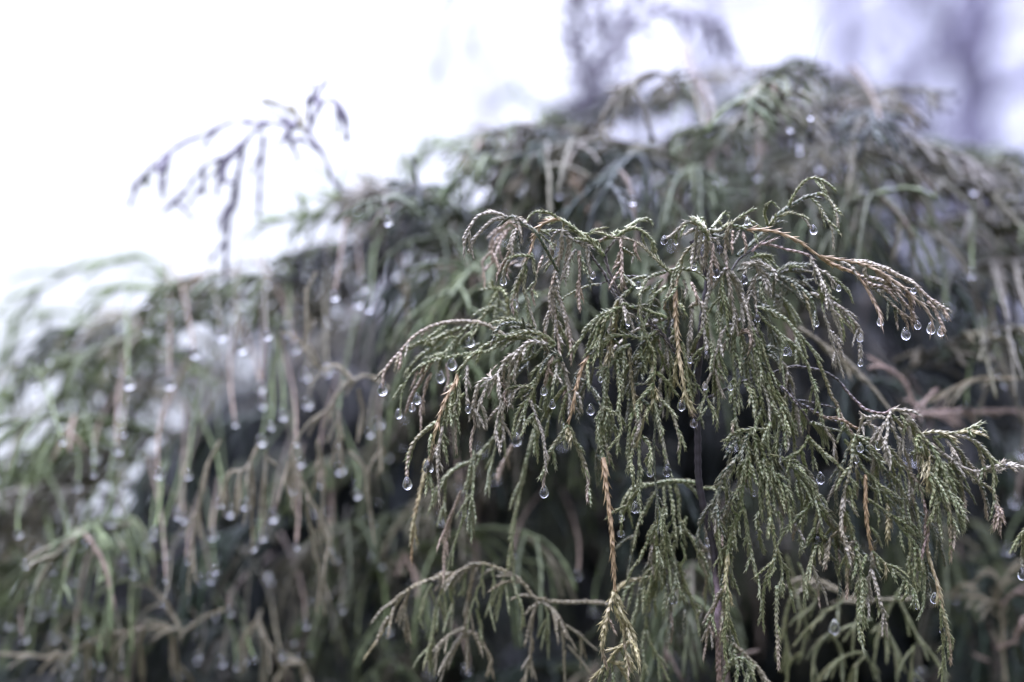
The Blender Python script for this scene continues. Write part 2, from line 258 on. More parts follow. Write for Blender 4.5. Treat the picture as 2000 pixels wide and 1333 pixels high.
# ---------------------------------------------------------------- foreground twigs, read off the photograph
# "# depth-offset(mm) label" starts a branch (first line = its main shoot); colours, half width (px), side shoots, points
TW = '''
#0|leader shoot arching to the upper left
d 6 0 1090,530 1062,480 1042,451 1023,439 1005,425 990,428 984,427
f 5.5 0 992,426 980,420 965,416 954,416 936,422 922,440 915,458 910,478 909,497
f 5.5 2 990,428 976,427 964,430 948,442 934,458 925,472 918,488
f 6 1 1005,424 1012,430 1017,445 1020,460 1021,470
d 5 0 1018,440 1015,455 1011,468 1015,490
f 5.5 0 1008,448 1004,462 998,484 1003,498
p 5 0 998,482 992,500 984,518 976,535 973,547
f 4.5 0 1003,450 996,470 990,482
#0|orange shoot with pinkish tips
oo 6.5 0 1085,429 1070,432 1059,439 1048,453 1041,470 1037,487 1030,502
gp 6.5 0 1030,500 1025,517 1018,535 1009,552 1004,572 1001,592 1002,608
go 6 0 1117,445 1102,432 1085,428 1070,428
g 5.5 2 1090,430 1078,418 1062,414 1048,414 1036,422 1028,434
gf 5 0 1040,502 1027,500 1012,500 1003,502 993,512 985,526 982,540 984,555
gp 5 0 1037,495 1041,508 1043,527 1047,543 1040,562 1038,575 1042,594
gf 5.5 0 1028,522 1025,545 1024,565 1030,585 1036,610 1045,636
f 5 1 1022,540 1014,560 1010,580 1012,600
g 4.5 3 1041,455 1055,458 1070,470 1082,478
g 4.5 3 1048,450 1065,452 1085,450 1095,455
p 4.5 0 993,511 990,525 993,540
#4|shoot crowned with frosted hanging threads
g 6 0 1180,500 1172,490 1160,478 1148,470 1132,455 1117,443 1102,433 1092,429
gf 5.5 0 1102,432 1101,442 1098,450
f 5 0 1098,450 1087,454 1079,463 1075,476 1074,486
f 6 0 1092,451 1105,454 1115,465 1125,471 1137,474 1144,482 1149,490 1148,505
fp 6.5 1 1098,455 1097,475 1092,500 1086,520 1083,540 1079,556
fp 5.5 0 1079,556 1074,580 1076,605 1070,625 1067,645 1067,664
fp 6 0 1078,565 1082,595 1086,625 1090,660 1094,692
fp 6 0 1084,560 1091,580 1098,600 1106,628 1111,655 1114,680 1115,707
f 5 2 1108,462 1110,480 1106,505 1101,530 1095,548 1086,562
f 5 2 1116,470 1112,492 1108,520
p 5.5 0 1131,492 1132,520 1131,545 1131,570 1130,596
gd 5.5 0 1134,500 1141,516 1148,534 1152,548 1154,561
f 5.5 0 1124,488 1115,503 1108,520 1102,540
f 5 0 1146,485 1147,500 1150,520 1156,536
g 5 3 1118,448 1135,455 1150,455 1155,453
g 5 0 1150,472 1160,470 1168,477 1170,488
f 5 3 1086,470 1080,490 1072,508 1060,520
g 4.5 4 1092,500 1078,512 1066,528
p 5 3 1060,500 1056,515 1052,528
#26|blurred pinkish cluster behind the upper left
p 5.5 0 1010,445 996,434 978,446 963,464 960,482
p 5.5 0 1000,445 988,452 973,467 963,488 964,503
p 5.5 0 990,452 982,465 975,480 976,495 978,503
p 5 0 966,488 952,500 943,512 944,524 943,537
p 5 5 965,510 975,520 990,518 1005,512
p 5 5 945,530 955,520 966,508
f 5 10 1005,520 1015,520 1022,512
#2|dark woody fork
w 6 0 1320,690 1290,650 1262,625 1232,600 1212,580 1195,541 1188,520 1182,496 1168,486
w 5 0 1182,497 1190,484 1198,473
w 5.5 2 1232,602 1205,582 1194,565 1183,542 1170,522 1158,505 1150,490
w 4 4 1268,545 1240,540 1215,541 1190,548 1172,556
g 4 4 1172,556 1155,557 1130,566 1110,577 1090,590
#3|shoot arching over the dark fork
gp 5.5 0 1310,534 1300,524 1288,513 1277,502 1265,490 1255,481 1240,472 1225,467 1201,464 1187,463 1170,473
g 5.5 0 1208,460 1225,449 1240,446 1255,452 1266,461 1276,474 1280,488
g 5 6 1220,446 1231,440 1246,431 1262,427 1272,431 1276,440
g 5 0 1277,480 1280,492 1284,500
p 6 0 1213,468 1213,484 1214,505 1213,535 1213,562
p 5 0 1216,540 1218,555 1222,563
gf 5 3 1217,487 1227,492 1237,499 1236,510
p 5 0 1240,473 1241,490 1246,503
g 5 0 1205,462 1198,458 1204,452 1212,452
g 4.5 3 1255,458 1256,470 1260,478
#0|frosted crest above the yellow shoot
gf 7 0 1385,470 1380,456 1370,444 1360,438 1345,434 1332,441 1320,453
f 6 0 1322,452 1312,460 1304,464 1297,472
g 5 0 1321,455 1320,465 1320,476
f 7 0 1368,441 1378,450 1384,462 1397,467 1404,478 1409,488
fp 6.5 0 1384,464 1388,482 1394,500 1400,518 1399,535
f 6 0 1380,464 1380,490 1378,508 1384,530 1386,545
f 6 0 1363,444 1360,460 1358,480 1353,502 1352,520
f 6 2 1370,448 1368,470 1364,495 1368,515
g 5 0 1340,438 1334,448 1330,460
p 5 2 1392,478 1391,500 1388,522 1392,540
g 6 3 1378,446 1368,436 1363,428 1370,427 1375,436
g 5 5 1390,445 1402,430 1415,415 1422,420
g 6 8 1385,450 1398,452 1410,448 1420,440
d 6 8 1392,460 1405,462 1420,455
f 5 2 1355,448 1345,455 1338,458
#1|mustard yellow shoot with a forked tip
go 6 0 1380,470 1362,476 1350,482 1340,492 1331,508 1327,530 1323,550 1320,575
oy 6.5 0 1320,572 1319,600 1321,630 1323,660 1325,690 1329,720 1335,750 1340,775 1344,792
yp 5.5 0 1338,765 1335,778 1332,790
yy 7.5 0 1340,775 1347,788 1352,800
p 6.5 0 1349,800 1353,812 1356,826
g 5 1 1322,560 1314,572 1305,585
g 5 1 1324,590 1332,600 1338,612
g 5 1 1322,640 1314,655 1310,670
y 5 0 1326,690 1318,720 1322,745 1334,765
#1|brownish shoot fanning into green threads
bp 6 0 1428,440 1420,457 1418,482 1418,505 1420,527
f 6 0 1418,525 1405,542 1390,565 1382,585 1378,602 1375,625 1377,650 1379,672 1380,692
f 6.5 0 1424,527 1441,550 1450,570 1457,589 1465,614 1470,637 1474,664 1473,688
f 6 0 1420,530 1424,552 1430,575 1433,600 1436,625 1440,650
f 6 0 1421,530 1432,548 1442,575 1448,600 1452,630
gf 6 1 1414,535 1408,560 1405,585 1402,610 1404,628
g 5.5 2 1410,540 1412,570 1418,600 1420,625
f 5.5 0 1448,572 1458,600 1464,630 1468,655
#0|small crook of wet frosted tips
gf 6 0 1422,447 1432,434 1444,426 1454,424 1461,430
g 5 0 1430,440 1450,445 1460,449
p 5.5 0 1452,455 1454,468 1457,478 1456,490
g 5 0 1466,450 1473,454 1477,464 1480,473
p 5 0 1431,452 1430,470 1431,486
g 6 5 1440,448 1455,442 1466,440
g 5 4 1410,445 1420,440 1430,443
f 4.5 0 1444,450 1440,462 1432,475
#4|upright shoot with long bowed tips
d 6.5 0 1440,500 1465,480 1497,448 1508,433 1524,415 1547,399 1570,386 1588,381 1601,378
g 5.5 0 1540,404 1546,390 1559,370 1570,358 1581,350 1598,350 1606,360 1612,373
gf 5.5 0 1598,378 1612,381 1622,392 1632,408 1636,425 1637,438
gf 5.5 0 1585,389 1596,397 1607,414 1617,430 1624,444 1628,462 1629,480
g 5 0 1500,442 1496,425 1496,410 1502,398 1509,396 1518,405
gf 5 0 1520,423 1542,416 1560,419 1572,428 1582,442 1586,450
g 5 0 1502,444 1512,430 1516,420
g 4 0 1592,352 1600,362 1606,372
#0|orange shoot sweeping right with drooping grey tips
oo 7 0 1460,449 1480,449 1497,451 1520,455 1542,464 1565,475 1580,487 1602,502
op 6.5 0 1602,502 1617,512 1640,523 1658,529 1673,538 1687,555 1697,573 1708,592 1717,612 1720,630
op 6.5 -1 1603,501 1625,505 1647,509 1665,512 1690,518 1711,528 1727,536 1742,546 1759,558 1772,568 1787,582 1802,595 1814,610 1821,627 1820,641
fp 6 2 1665,510 1690,512 1718,522 1735,528 1757,540 1777,549 1792,562 1810,580 1829,594 1843,607 1850,622
fp 6 -1 1682,540 1705,544 1727,552 1744,564 1757,580 1772,598 1783,612 1789,625
dp 5 2 1696,552 1712,567 1730,582 1744,597 1762,612 1777,625 1781,636
p 5 2 1759,612 1768,627 1772,640
dp 4.5 2 1747,604 1750,618 1753,637
p 6 -1 1770,575 1777,585 1781,598 1784,613 1788,628
p 5 0 1812,590 1824,603 1834,622 1842,638 1846,650
f 6.5 0 1640,512 1654,516 1665,525 1672,536
f 6 1 1690,520 1688,535 1698,545
p 6 0 1712,532 1730,545 1745,560 1760,572
p 5 0 1772,568 1777,578 1782,584 1784,590
f 5 1 1700,560 1715,568 1735,570 1748,575
p 6 1 1690,545 1702,556 1722,560 1738,568
#2|pinkish shoot ending in a frosted fan
kk 5.5 0 1470,490 1480,480 1490,477 1505,479 1527,485 1550,491 1572,496 1583,502
f 6 0 1583,502 1587,514 1598,527 1613,533 1622,545 1628,562
f 5.5 0 1588,512 1597,530 1604,547 1613,568 1621,592 1630,612 1637,632 1640,650
g 5 2 1625,542 1640,553 1655,566 1663,580 1666,588
f 5.5 0 1583,572 1602,580 1628,593 1651,610 1667,628 1678,643 1682,660
f 5 0 1678,655 1678,672 1682,698
f 5 0 1680,672 1679,695 1680,708
f 5 0 1607,600 1612,622 1619,637 1622,658 1630,682 1637,707 1645,732
f 5 0 1626,650 1634,662 1641,678 1646,697
f 5 0 1630,688 1627,702 1628,714
g 5 1 1600,562 1604,582 1608,605
f 5 1 1640,605 1650,622 1660,640 1668,652
g 5 1 1634,600 1642,625 1648,650 1647,665
g 5 2 1655,615 1664,632 1669,650
w 4 5 1430,527 1445,505 1465,490 1484,478 1499,463
f 5 2 1592,520 1590,535 1594,550
g 5 2 1614,570 1622,580 1635,586
#14|dark green fan behind the pink shoot
d 6 0 1440,560 1470,548 1500,540 1520,530 1535,518 1557,514 1584,515
d 5 0 1518,535 1540,530 1565,529 1595,535
d 5 0 1518,537 1540,546 1562,550 1590,548
dg 5.5 -3 1530,542 1560,560 1578,578 1586,592 1592,610 1595,626
y 5.5 -2 1547,557 1560,567 1572,585 1582,602 1587,620 1590,638
d 5 0 1515,545 1535,560 1550,572 1562,584
d 5.5 0 1500,545 1497,560 1496,578 1498,598
d 5.5 2 1512,548 1511,565 1513,582 1511,600
d 5.5 0 1524,552 1526,568 1528,585 1526,600
d 5 0 1485,555 1482,570 1484,588
g 5 0 1540,530 1548,520 1565,520
g 5 -4 1466,505 1480,500 1496,500 1508,510
g 5 -4 1475,495 1490,505 1505,520
d 5 0 1440,530 1460,520 1490,508
g 5 3 1600,548 1612,556 1622,570
d 5 3 1565,548 1580,560 1592,572
#0|cluster of short wet tips in the middle
f 6 0 1510,528 1495,520 1482,516 1470,514 1461,519 1456,532 1455,546
f 6 0 1475,517 1482,532 1473,548 1473,568 1476,592 1478,606 1479,618
f 6 0 1482,530 1493,542 1502,557 1505,573
f 5.5 0 1478,518 1490,530 1500,540
f 5.5 1 1490,545 1496,558 1497,570
f 6 1 1508,525 1515,538 1517,550
f 5.5 2 1468,570 1462,585 1458,598
g 5.5 2 1486,552 1488,570 1494,586
#18|soft spray reaching left
bp 5.5 0 985,655 960,640 932,630 895,628 857,633 827,645 802,664 782,688 763,708 750,727 746,752
p 5.5 0 782,690 783,703 781,719
g 5.5 4 968,600 960,600 952,606 944,616 937,626 917,637 900,652 892,668 889,690 886,710
g 5 0 928,636 923,645 921,663
g 5 2 934,630 930,645 922,662
g 5.5 -2 985,660 955,685 925,688 887,694 850,703 820,714 802,730 788,750 782,772 779,806
p 5.5 -2 845,706 827,732 811,757 802,780 803,798
p 5.5 -3 842,730 833,750 826,780 823,798 822,838
g 5.5 0 905,650 885,668 865,693 845,705
g 5 0 861,700 858,715 857,732
p 5 0 873,712 875,735 875,762
g 6 3 900,640 872,652 855,660 842,664
g 6 3 845,676 825,668 808,674 797,680
g 6 3 842,681 820,696 802,714 796,731
g 6 4 880,645 862,655 845,672
g 6 4 868,690 850,696 830,700
g 6 4 890,640 868,670 850,684
g 5 4 870,636 850,650 832,664
g 5 4 920,650 905,662 895,675
p 5 -2 815,725 812,740 806,755
p 5 -2 830,712 826,724 822,730
g 5 2 940,670 925,676 905,680
#22|little crook at the left edge of the spray
g 6 0 1002,632 985,610 975,590 970,572 960,564 942,566
g 6 0 962,564 978,566 988,577 990,596
g 6 0 972,568 966,578 957,592
g 6 0 970,580 969,600 971,620 974,640
g 5 0 974,590 982,592 990,600
g 5 0 974,605 984,606 996,616
g 5 0 966,605 956,606 950,612
g 5 0 975,622 985,622 993,630
g 6 8 1000,600 1008,615 1010,630
#2|long green and orange shoot hanging left
gg 6.5 0 1085,672 1060,655 1030,648 1007,655 985,660 970,666 947,675 929,690 913,705 898,722 893,735
oo 6 0 893,733 892,744 883,757 874,771 868,785 861,805 857,822
oy 6 0 857,820 851,842 846,858
yp 6 0 846,856 840,888 838,905 837,915
gp 6.5 0 855,823 840,834 825,846 813,858 805,871 799,892 796,915 795,937
f 6 0 864,834 858,867 855,892 855,915 857,950 858,980
g 6 0 873,787 870,817 865,843 868,865 871,884
g 5.5 0 842,850 838,870 838,890
g 6 0 838,922 835,940 832,966
g 6 0 838,925 843,945 847,966
f 6 0 913,715 911,745 911,765 912,785 913,797
gp 6 2 896,745 896,775 889,799 891,825 890,855 892,882
g 5 2 907,769 894,785 879,802
g 5 0 900,735 890,755 887,775
g 5 0 880,790 876,812 874,828
p 5 0 850,870 846,890 842,902
g 5.5 1 885,770 880,790 872,810
#1|shoot beside it with frosted and wet tips
f 7 0 1068,672 1045,668 1030,670 1015,683 1000,694 989,705 978,722 966,737 952,741 940,747 934,753
fp 6.5 0 934,752 929,770 926,790 925,812 927,829 922,847 919,867 919,886
f 6 0 952,741 950,755 942,775 936,789 933,802
f 5.5 0 940,792 948,812 951,832
f 5.5 0 957,752 952,760 955,773
f 6 0 973,727 974,750 976,775 979,795
f 6.5 0 1000,695 996,720 994,750 996,772 987,788 978,802 972,825 968,850 975,872
f 6 0 981,802 982,825 984,847 979,868
f 5 0 996,783 1000,796
f 5.5 0 1004,698 1007,720 1004,740 1006,757
f 5.5 0 985,715 983,735 988,752
p 5 1 970,735 976,748 984,757
f 5 0 1026,680 1024,690 1022,699
f 5.5 0 960,740 957,730 962,722
p 5 2 990,760 985,775 990,790
#6|fan of green threads sweeping left
g 5.5 0 1085,676 1067,664 1050,650 1035,638 1017,629 1002,625 985,628 973,642
d 5.5 0 1050,655 1030,645 1017,634 998,630 980,634 966,647
g 5.5 0 1060,662 1040,661 1010,655 980,661 950,676
g 5.5 0 1067,670 1045,662 1025,660 1007,660 990,665 978,670
g 5 0 1075,675 1050,668 1030,672 1010,690 997,700 985,708
g 5 0 1075,673 1061,676 1047,692
g 5 0 1083,676 1068,684
d 5 2 1045,640 1028,636 1010,640
g 5 2 1035,650 1015,648 1000,655
d 5 2 1020,655 1000,668 985,680
g 5 -1 1050,690 1025,705 1000,712 985,722
d 5 4 1040,645 1015,650 990,655 968,665
#0|hanging cluster with a dark crook
dg 6.5 0 1098,705 1085,691 1072,698 1064,707 1056,714 1047,721 1040,728 1037,735
gf 6 0 1053,720 1050,742 1043,755 1028,756 1017,757 1008,763 1003,772
g 6 0 1044,754 1040,768 1034,780 1022,790 1012,804 1005,825 1001,852
f 6 0 1034,778 1045,807 1055,831 1062,855 1065,885 1068,920
g 6 0 1043,808 1030,823 1018,846
g 5 0 1031,783 1026,797 1020,808
p 6 0 1079,698 1072,714 1067,735 1064,750
f 5.5 0 1088,690 1092,703 1096,712
f 6.5 0 1094,704 1103,722 1107,745 1110,765 1112,782 1111,803
fg 6 0 1087,712 1084,735 1080,752 1078,768
d 5 0 1038,758 1030,770 1022,776
g 5 1 1022,758 1016,768 1018,778
g 5 1 1046,740 1040,748 1032,752
g 5 0 1040,810 1040,822 1044,832
g 5 1 1098,722 1092,736 1090,750
#0|bright yellow-brown shoot splitting in two
gg 6.5 0 1290,640 1260,660 1225,655 1200,656 1188,662 1172,675 1160,690 1148,698
oo 6.5 0 1150,696 1139,712 1131,737 1125,760 1122,780 1118,798 1112,817 1110,830
gp 6.5 0 1110,830 1100,843 1087,862 1075,885 1067,909 1063,935 1062,950
gp 6.5 0 1110,830 1115,843 1123,862 1135,888 1144,915 1149,937 1148,958 1148,980
y 6 0 1108,838 1107,852
y 6.5 0 1114,842 1113,855 1112,864
f 5.5 2 1124,765 1132,778 1137,800
g 5.5 2 1150,700 1148,722 1152,745
d 5.5 3 1134,740 1145,748 1158,765 1165,780
p 5 1 1105,762 1102,775 1106,788
g 5 1 1108,850 1100,858 1095,862
#3|overlapping bundle of drooping threads
g 6 0 1300,620 1270,608 1240,598 1205,600 1184,613 1172,625 1166,650 1158,672 1146,690
g 6 2 1200,608 1175,613 1152,635 1137,658 1125,678 1118,702
g 6 0 1184,615 1178,640 1170,662 1160,680
g 6 1 1190,616 1180,628 1175,648
y 6 0 1206,590 1203,605 1203,640 1197,655 1194,677 1190,705
gf 6.5 0 1235,562 1217,577 1205,589 1199,605 1196,622
f 6 0 1212,580 1219,600 1227,626
f 6 0 1225,612 1238,620 1248,624
gg 6 0 1230,674 1208,685 1196,707 1188,717 1176,722 1171,742
g 6 0 1184,722 1187,745 1182,780 1180,810
g 6 0 1205,704 1208,730 1210,765 1209,800 1213,840 1208,860 1205,887
g 5.5 0 1218,687 1219,707 1217,728
by 6 0 1229,679 1231,705 1232,730 1235,757 1238,780 1243,810 1248,834
d 5.5 2 1184,685 1160,702 1157,722 1151,745
g 5.5 0 1172,694 1175,715 1174,735
g 6 0 1188,722 1180,750 1180,772 1178,792 1172,807 1168,832 1169,868
g 6 0 1183,770 1190,792 1195,817 1201,847 1205,866 1208,880
g 5 1 1212,815 1218,825 1221,833
gg 7 0 1172,812 1176,835 1175,860 1176,885 1178,905
gp 6.5 0 1178,850 1184,870 1188,890 1190,903
g 6 0 1180,800 1186,817 1190,836
g 6 1 1176,790 1186,805 1180,830
g 5.5 2 1205,640 1215,652 1222,668
g 5.5 3 1195,660 1208,672 1216,690
g 5.5 2 1170,640 1163,660 1165,682
g 5 3 1185,650 1178,672 1176,690
g 5 3 1158,650 1150,670 1145,682
d 5 4 1210,690 1204,712 1200,735
d 5 4 1220,640 1232,652 1245,658
#-2|long orange shoot hanging below the rest, forked at the tip
oo 8 0 1178,900 1181,922 1183,945 1187,980 1190,1010 1193,1045 1195,1080 1197,1110 1198,1140 1199,1158
yp 7.5 0 1199,1156 1192,1180 1186,1205 1181,1235 1177,1265 1180,1285 1184,1300
yy 8 0 1199,1156 1208,1177 1218,1205 1232,1230 1240,1255 1242,1280
yp 6.5 0 1216,1200 1219,1225 1219,1255 1223,1285 1226,1308
y 6 0 1200,1185 1209,1208 1214,1225
p 5.5 0 1188,1208 1196,1222 1201,1234
y 5.5 0 1224,1225 1232,1250 1236,1270
y 6 0 1205,1175 1212,1198 1222,1212
#0|curtain of long threads left of the stem
g 6 0 1276,750 1262,765 1247,787 1243,800
y 6.5 0 1276,720 1275,745 1276,777 1267,800 1258,815 1252,834 1247,855 1238,872
g 6 0 1240,868 1231,892 1226,915
g 6 0 1234,880 1232,905 1236,930 1237,951
g 6 0 1248,860 1248,900 1250,930 1248,957 1246,980 1243,990
g 6 0 1234,808 1229,832 1228,862 1225,890
g 6 0 1255,852 1268,870 1271,892 1270,915 1270,928
gf 6 0 1277,777 1283,810 1289,840 1295,870 1300,900 1302,918
gf 6 0 1279,775 1292,783 1302,792 1314,810 1322,835 1328,860 1326,877
d 4 4 1280,810 1279,840 1278,870 1281,950 1284,985 1288,1010 1284,1040
g 4.5 4 1284,985 1292,1010 1297,1045
g 5.5 0 1253,790 1252,803
g 5.5 0 1268,795 1262,810 1264,822
g 5 1 1288,830 1294,842 1291,852
f 6 0 1246,800 1250,825 1244,845
g 5 1 1268,888 1262,900 1264,910
g 5 1 1230,905 1224,918
g 6 1 1242,835 1236,850 1238,868
#2|centre of the spray under the frosted crest
g 6 0 1300,560 1273,584 1266,610 1258,635 1253,645
g 6 0 1252,637 1262,655 1269,673 1278,690 1279,720 1276,745 1275,767
g 6 0 1282,727 1297,739 1312,757 1323,772
gy 6 0 1293,644 1299,664 1305,685 1311,700 1317,722 1323,745
g 6 1 1251,677 1255,695 1259,712 1262,722
g 6 0 1332,670 1338,700 1341,730 1344,760 1350,780
d 4 2 1242,751 1260,750 1271,742
g 5.5 1 1276,755 1264,768 1254,778
f 6 0 1352,600 1350,625 1345,655 1342,677 1343,700 1348,705
f 6 0 1362,583 1372,598 1377,625
f 6 0 1365,590 1352,598 1350,606
g 5.5 4 1306,529 1330,524 1360,529 1382,545
gf 5.5 0 1300,532 1277,538 1261,548 1252,572 1249,600 1251,625 1256,642
g 5.5 1 1294,546 1280,562 1274,580 1270,600
gp 5.5 1 1312,545 1311,565 1302,585 1298,605
f 5 1 1335,548 1340,560 1338,575
p 5.5 0 1350,552 1357,570 1360,590
g 5 3 1320,545 1318,560 1322,580
d 5 5 1240,600 1260,596 1285,600
g 5 5 1270,560 1258,568 1246,574
g 5 4 1285,610 1290,630 1296,645
d 5 5 1300,600 1306,620 1300,640
g 5 3 1265,675 1256,688 1246,700
g 5 3 1285,680 1294,700 1290,722
d 5 5 1332,560 1336,590 1333,620
g 5 5 1300,650 1288,655 1275,660
g 5 3 1345,720 1356,740 1360,762
g 5 3 1310,640 1318,655 1316,672
g 5 5 1262,540 1245,542 1230,548 1222,556
g 5 6 1240,560 1232,552 1215,555 1205,568
#2|silvery crooked shoot right of the stem
f 6 0 1445,625 1420,640 1408,658 1402,680 1396,700 1392,722 1386,738 1380,752 1378,760
f 5.5 0 1396,720 1401,745 1408,762 1413,774
g 5.5 1 1382,757 1376,778 1368,800
g 5 1 1382,780 1392,800 1393,823
g 5 2 1404,690 1412,712 1420,730
g 5 1 1380,795 1370,812 1364,820
g 5 3 1420,650 1428,665 1430,680
g 5 3 1400,700 1392,712 1384,720
#1|yellow-green thread with two buds
g 6.5 0 1425,580 1432,610 1434,640 1431,670 1432,700 1434,730 1434,760 1433,787 1436,817 1440,840 1445,869
gp 5.5 0 1434,820 1431,832 1431,842
g 5.5 1 1436,690 1443,705 1446,725
g 5.5 1 1430,650 1422,662 1420,680
g 5.5 2 1434,740 1428,752 1425,765
g 6 1 1440,610 1443,640 1449,660 1458,690 1461,722 1466,750 1475,772 1481,793
g 6 1 1455,745 1460,757 1467,768 1463,788
p 6.5 0 1440,655 1452,648 1463,652 1466,668 1463,686
g 6 1 1467,692 1473,730 1479,752 1484,770
g 5.5 2 1445,665 1450,680 1448,700
g 6 2 1468,640 1476,660 1484,690 1490,720 1500,750
g 5.5 2 1446,740 1442,760 1446,782
#0|thick bundle of threads right of centre
gf 6.5 0 1475,680 1480,720 1484,745 1496,765 1503,787 1505,810 1506,830
g 5.5 1 1504,825 1500,850 1503,880
gf 6 0 1500,755 1505,772 1515,795 1524,817 1532,843 1538,870 1535,878
g 5.5 1 1500,730 1512,762 1524,787 1533,813 1539,838
g 5 3 1480,661 1490,679 1495,697 1502,719 1512,738 1522,750
d 5 4 1497,679 1508,678 1522,684
d 5 4 1498,686 1510,690 1522,702
d 5 4 1499,692 1512,700 1523,716
d 5 4 1490,710 1500,730 1508,745 1520,765
g 5.5 2 1478,700 1488,725 1492,750
g 5.5 3 1470,760 1476,785 1472,805
g 5.5 3 1485,775 1490,800 1484,820
g 5.5 2 1490,790 1482,812 1475,832
g 5 3 1520,750 1528,768 1534,790
#3|slender thread running to the lower right
g 5.5 0 1480,600 1487,602 1510,610 1532,623 1547,640 1559,652 1570,665 1580,677 1589,691 1597,707
gp 5.5 0 1597,707 1607,727 1615,749 1623,772 1635,792 1642,810 1653,829 1662,844
g 5 0 1480,610 1489,622 1505,635 1522,652
g 5.5 0 1522,652 1543,668 1558,682 1570,700 1579,715 1585,732 1590,750 1596,772 1602,795 1608,822 1612,845
g 5 0 1523,653 1528,673 1526,700 1528,722 1531,745 1532,762
g 5 0 1588,742 1592,752 1597,762
g 5 3 1570,664 1569,680 1575,695
g 5 2 1605,800 1603,815 1606,828
d 6 4 1488,603 1495,598 1505,606 1515,606
g 5 3 1505,608 1512,618 1525,622
g 5 3 1540,665 1548,680 1550,690
#8|beaded dark woody shoot to the right
ww 6 0 1380,780 1440,750 1490,735 1507,731 1525,725 1542,720 1562,719 1592,724 1612,730 1630,740 1645,752
wk 6 -6 1645,752 1657,768 1672,784 1687,798 1710,807 1729,808 1741,802
w 5 0 1535,735 1542,760 1556,785 1575,795 1605,812 1640,826
wo 6 0 1575,795 1608,815 1630,818 1650,824 1672,838
w 4 0 1560,782 1590,787 1625,795
#3|forking thread in the gap
w 5 0 1525,755 1537,765 1549,780 1564,799 1573,812 1579,825 1578,853
g 5.5 0 1579,850 1573,867 1560,882 1545,893 1539,900 1527,894 1506,888
g 5.5 0 1578,853 1593,870 1612,888 1627,900 1642,918 1651,926
g 5 0 1584,860 1588,885 1590,914
g 5.5 0 1566,882 1572,907 1581,930 1590,950 1598,970
g 5 0 1539,900 1552,900 1562,906 1569,916
g 5 0 1545,907 1558,912 1569,922 1575,940
g 5 0 1552,918 1560,925 1569,935 1573,944
g 5 2 1565,800 1568,815 1566,832
g 5 2 1575,800 1571,818 1569,842
g 5.5 0 1588,826 1600,845 1605,868
g 5.5 0 1600,830 1612,848 1618,872
d 5 0 1580,826 1610,834 1640,842
#2|long fan of green threads at lower centre
g 6.5 0 1500,840 1470,838 1455,841 1437,852 1425,860 1416,871
d 6 0 1440,855 1437,864 1427,875 1419,890
d 6 0 1460,845 1454,867 1442,889 1422,912 1407,926 1398,939
df 6 0 1440,890 1425,915 1410,938 1405,957 1401,980 1396,1004 1395,1036
g 6 0 1463,845 1458,862 1460,880 1455,905 1452,930 1453,945 1449,970 1452,992
gg 6.5 0 1452,992 1442,1010 1434,1024 1426,1055 1422,1080 1419,1105
yg 6.5 0 1421,1085 1418,1118 1418,1141 1420,1160
gp 6 0 1418,1141 1405,1165 1392,1194 1386,1217 1392,1240
g 6 0 1420,1160 1421,1194 1416,1232 1416,1270 1422,1298
g 5.5 0 1422,1205 1433,1230 1441,1258
g 6.5 0 1452,990 1457,1015 1462,1047 1468,1077 1474,1108 1482,1138 1483,1168
g 7 0 1466,840 1475,862 1480,900 1485,930 1483,960 1484,985 1489,1014
g 6.5 0 1472,843 1484,867 1493,892 1505,912 1516,930 1525,947 1534,975
g 6 0 1507,915 1509,945 1511,975 1515,1008
g 6.5 0 1460,880 1466,910 1464,930 1468,950
g 6 0 1490,895 1494,920 1500,940 1498,965
g 5.5 0 1512,945 1522,965 1532,992
g 5.5 0 1530,945 1545,965 1550,980 1552,994
g 6 0 1499,960 1500,985 1505,1010 1511,1040 1516,1070
g 5.5 1 1588,980 1577,992 1562,1006 1547,1022 1534,1036 1524,1055 1517,1070
g 6 0 1517,1068 1511,1095 1492,1112 1475,1128
g 6 0 1509,1102 1497,1127 1491,1156 1490,1194 1492,1228
g 6.5 0 1518,1072 1524,1092 1528,1118 1526,1135 1518,1148
gp 7 0 1518,1145 1517,1175 1517,1213 1519,1251 1521,1304
g 5.5 0 1527,1133 1530,1145 1530,1162
g 5.5 0 1454,900 1444,912 1440,930
g 5.5 0 1435,905 1432,920 1425,932
g 5.5 0 1404,960 1398,972 1396,985
g 5.5 0 1482,1000 1476,1015 1478,1030
g 5.5 0 1446,950 1438,962 1433,975
g 5 2 1490,860 1502,880 1508,900 1506,920
d 5 3 1475,880 1470,905 1474,930
d 5 3 1500,880 1512,900 1520,920 1518,935
g 5.5 2 1532,900 1540,925 1541,950
g 5.5 0 1537,957 1540,985 1543,1014
g 5.5 1 1442,1010 1434,1000 1430,988
g 5 1 1520,1000 1528,1020 1526,1040
g 5 1 1514,1110 1505,1125 1500,1140
#3|threads with a large drop in the lower gap
g 6 0 1542,905 1560,925 1570,937 1580,948 1592,961 1609,978 1614,990
g 5.5 0 1566,918 1579,940 1590,955
g 5.5 0 1588,955 1592,975 1600,1002 1606,1027
g 5.5 0 1598,981 1612,1000 1624,1015 1636,1032
g 5.5 0 1604,1000 1615,1018 1630,1036 1634,1042
g 5 0 1582,985 1575,1000 1574,1018
g 5 0 1567,1002 1566,1015 1560,1028
f 5 0 1602,1018 1598,1030 1597,1048
g 5.5 0 1597,1060 1588,1085 1580,1110 1575,1137 1572,1182
g 5.5 3 1592,1045 1583,1058 1572,1070
gb 5.5 2 1600,1062 1601,1080 1602,1098
g 5 0 1560,935 1562,950 1567,962
g 5 0 1556,940 1556,955 1560,972
#0|thick warm bundle hanging right of the gap
gf 6.5 0 1672,850 1665,870 1664,890 1658,915 1655,930 1649,950 1646,965 1648,980
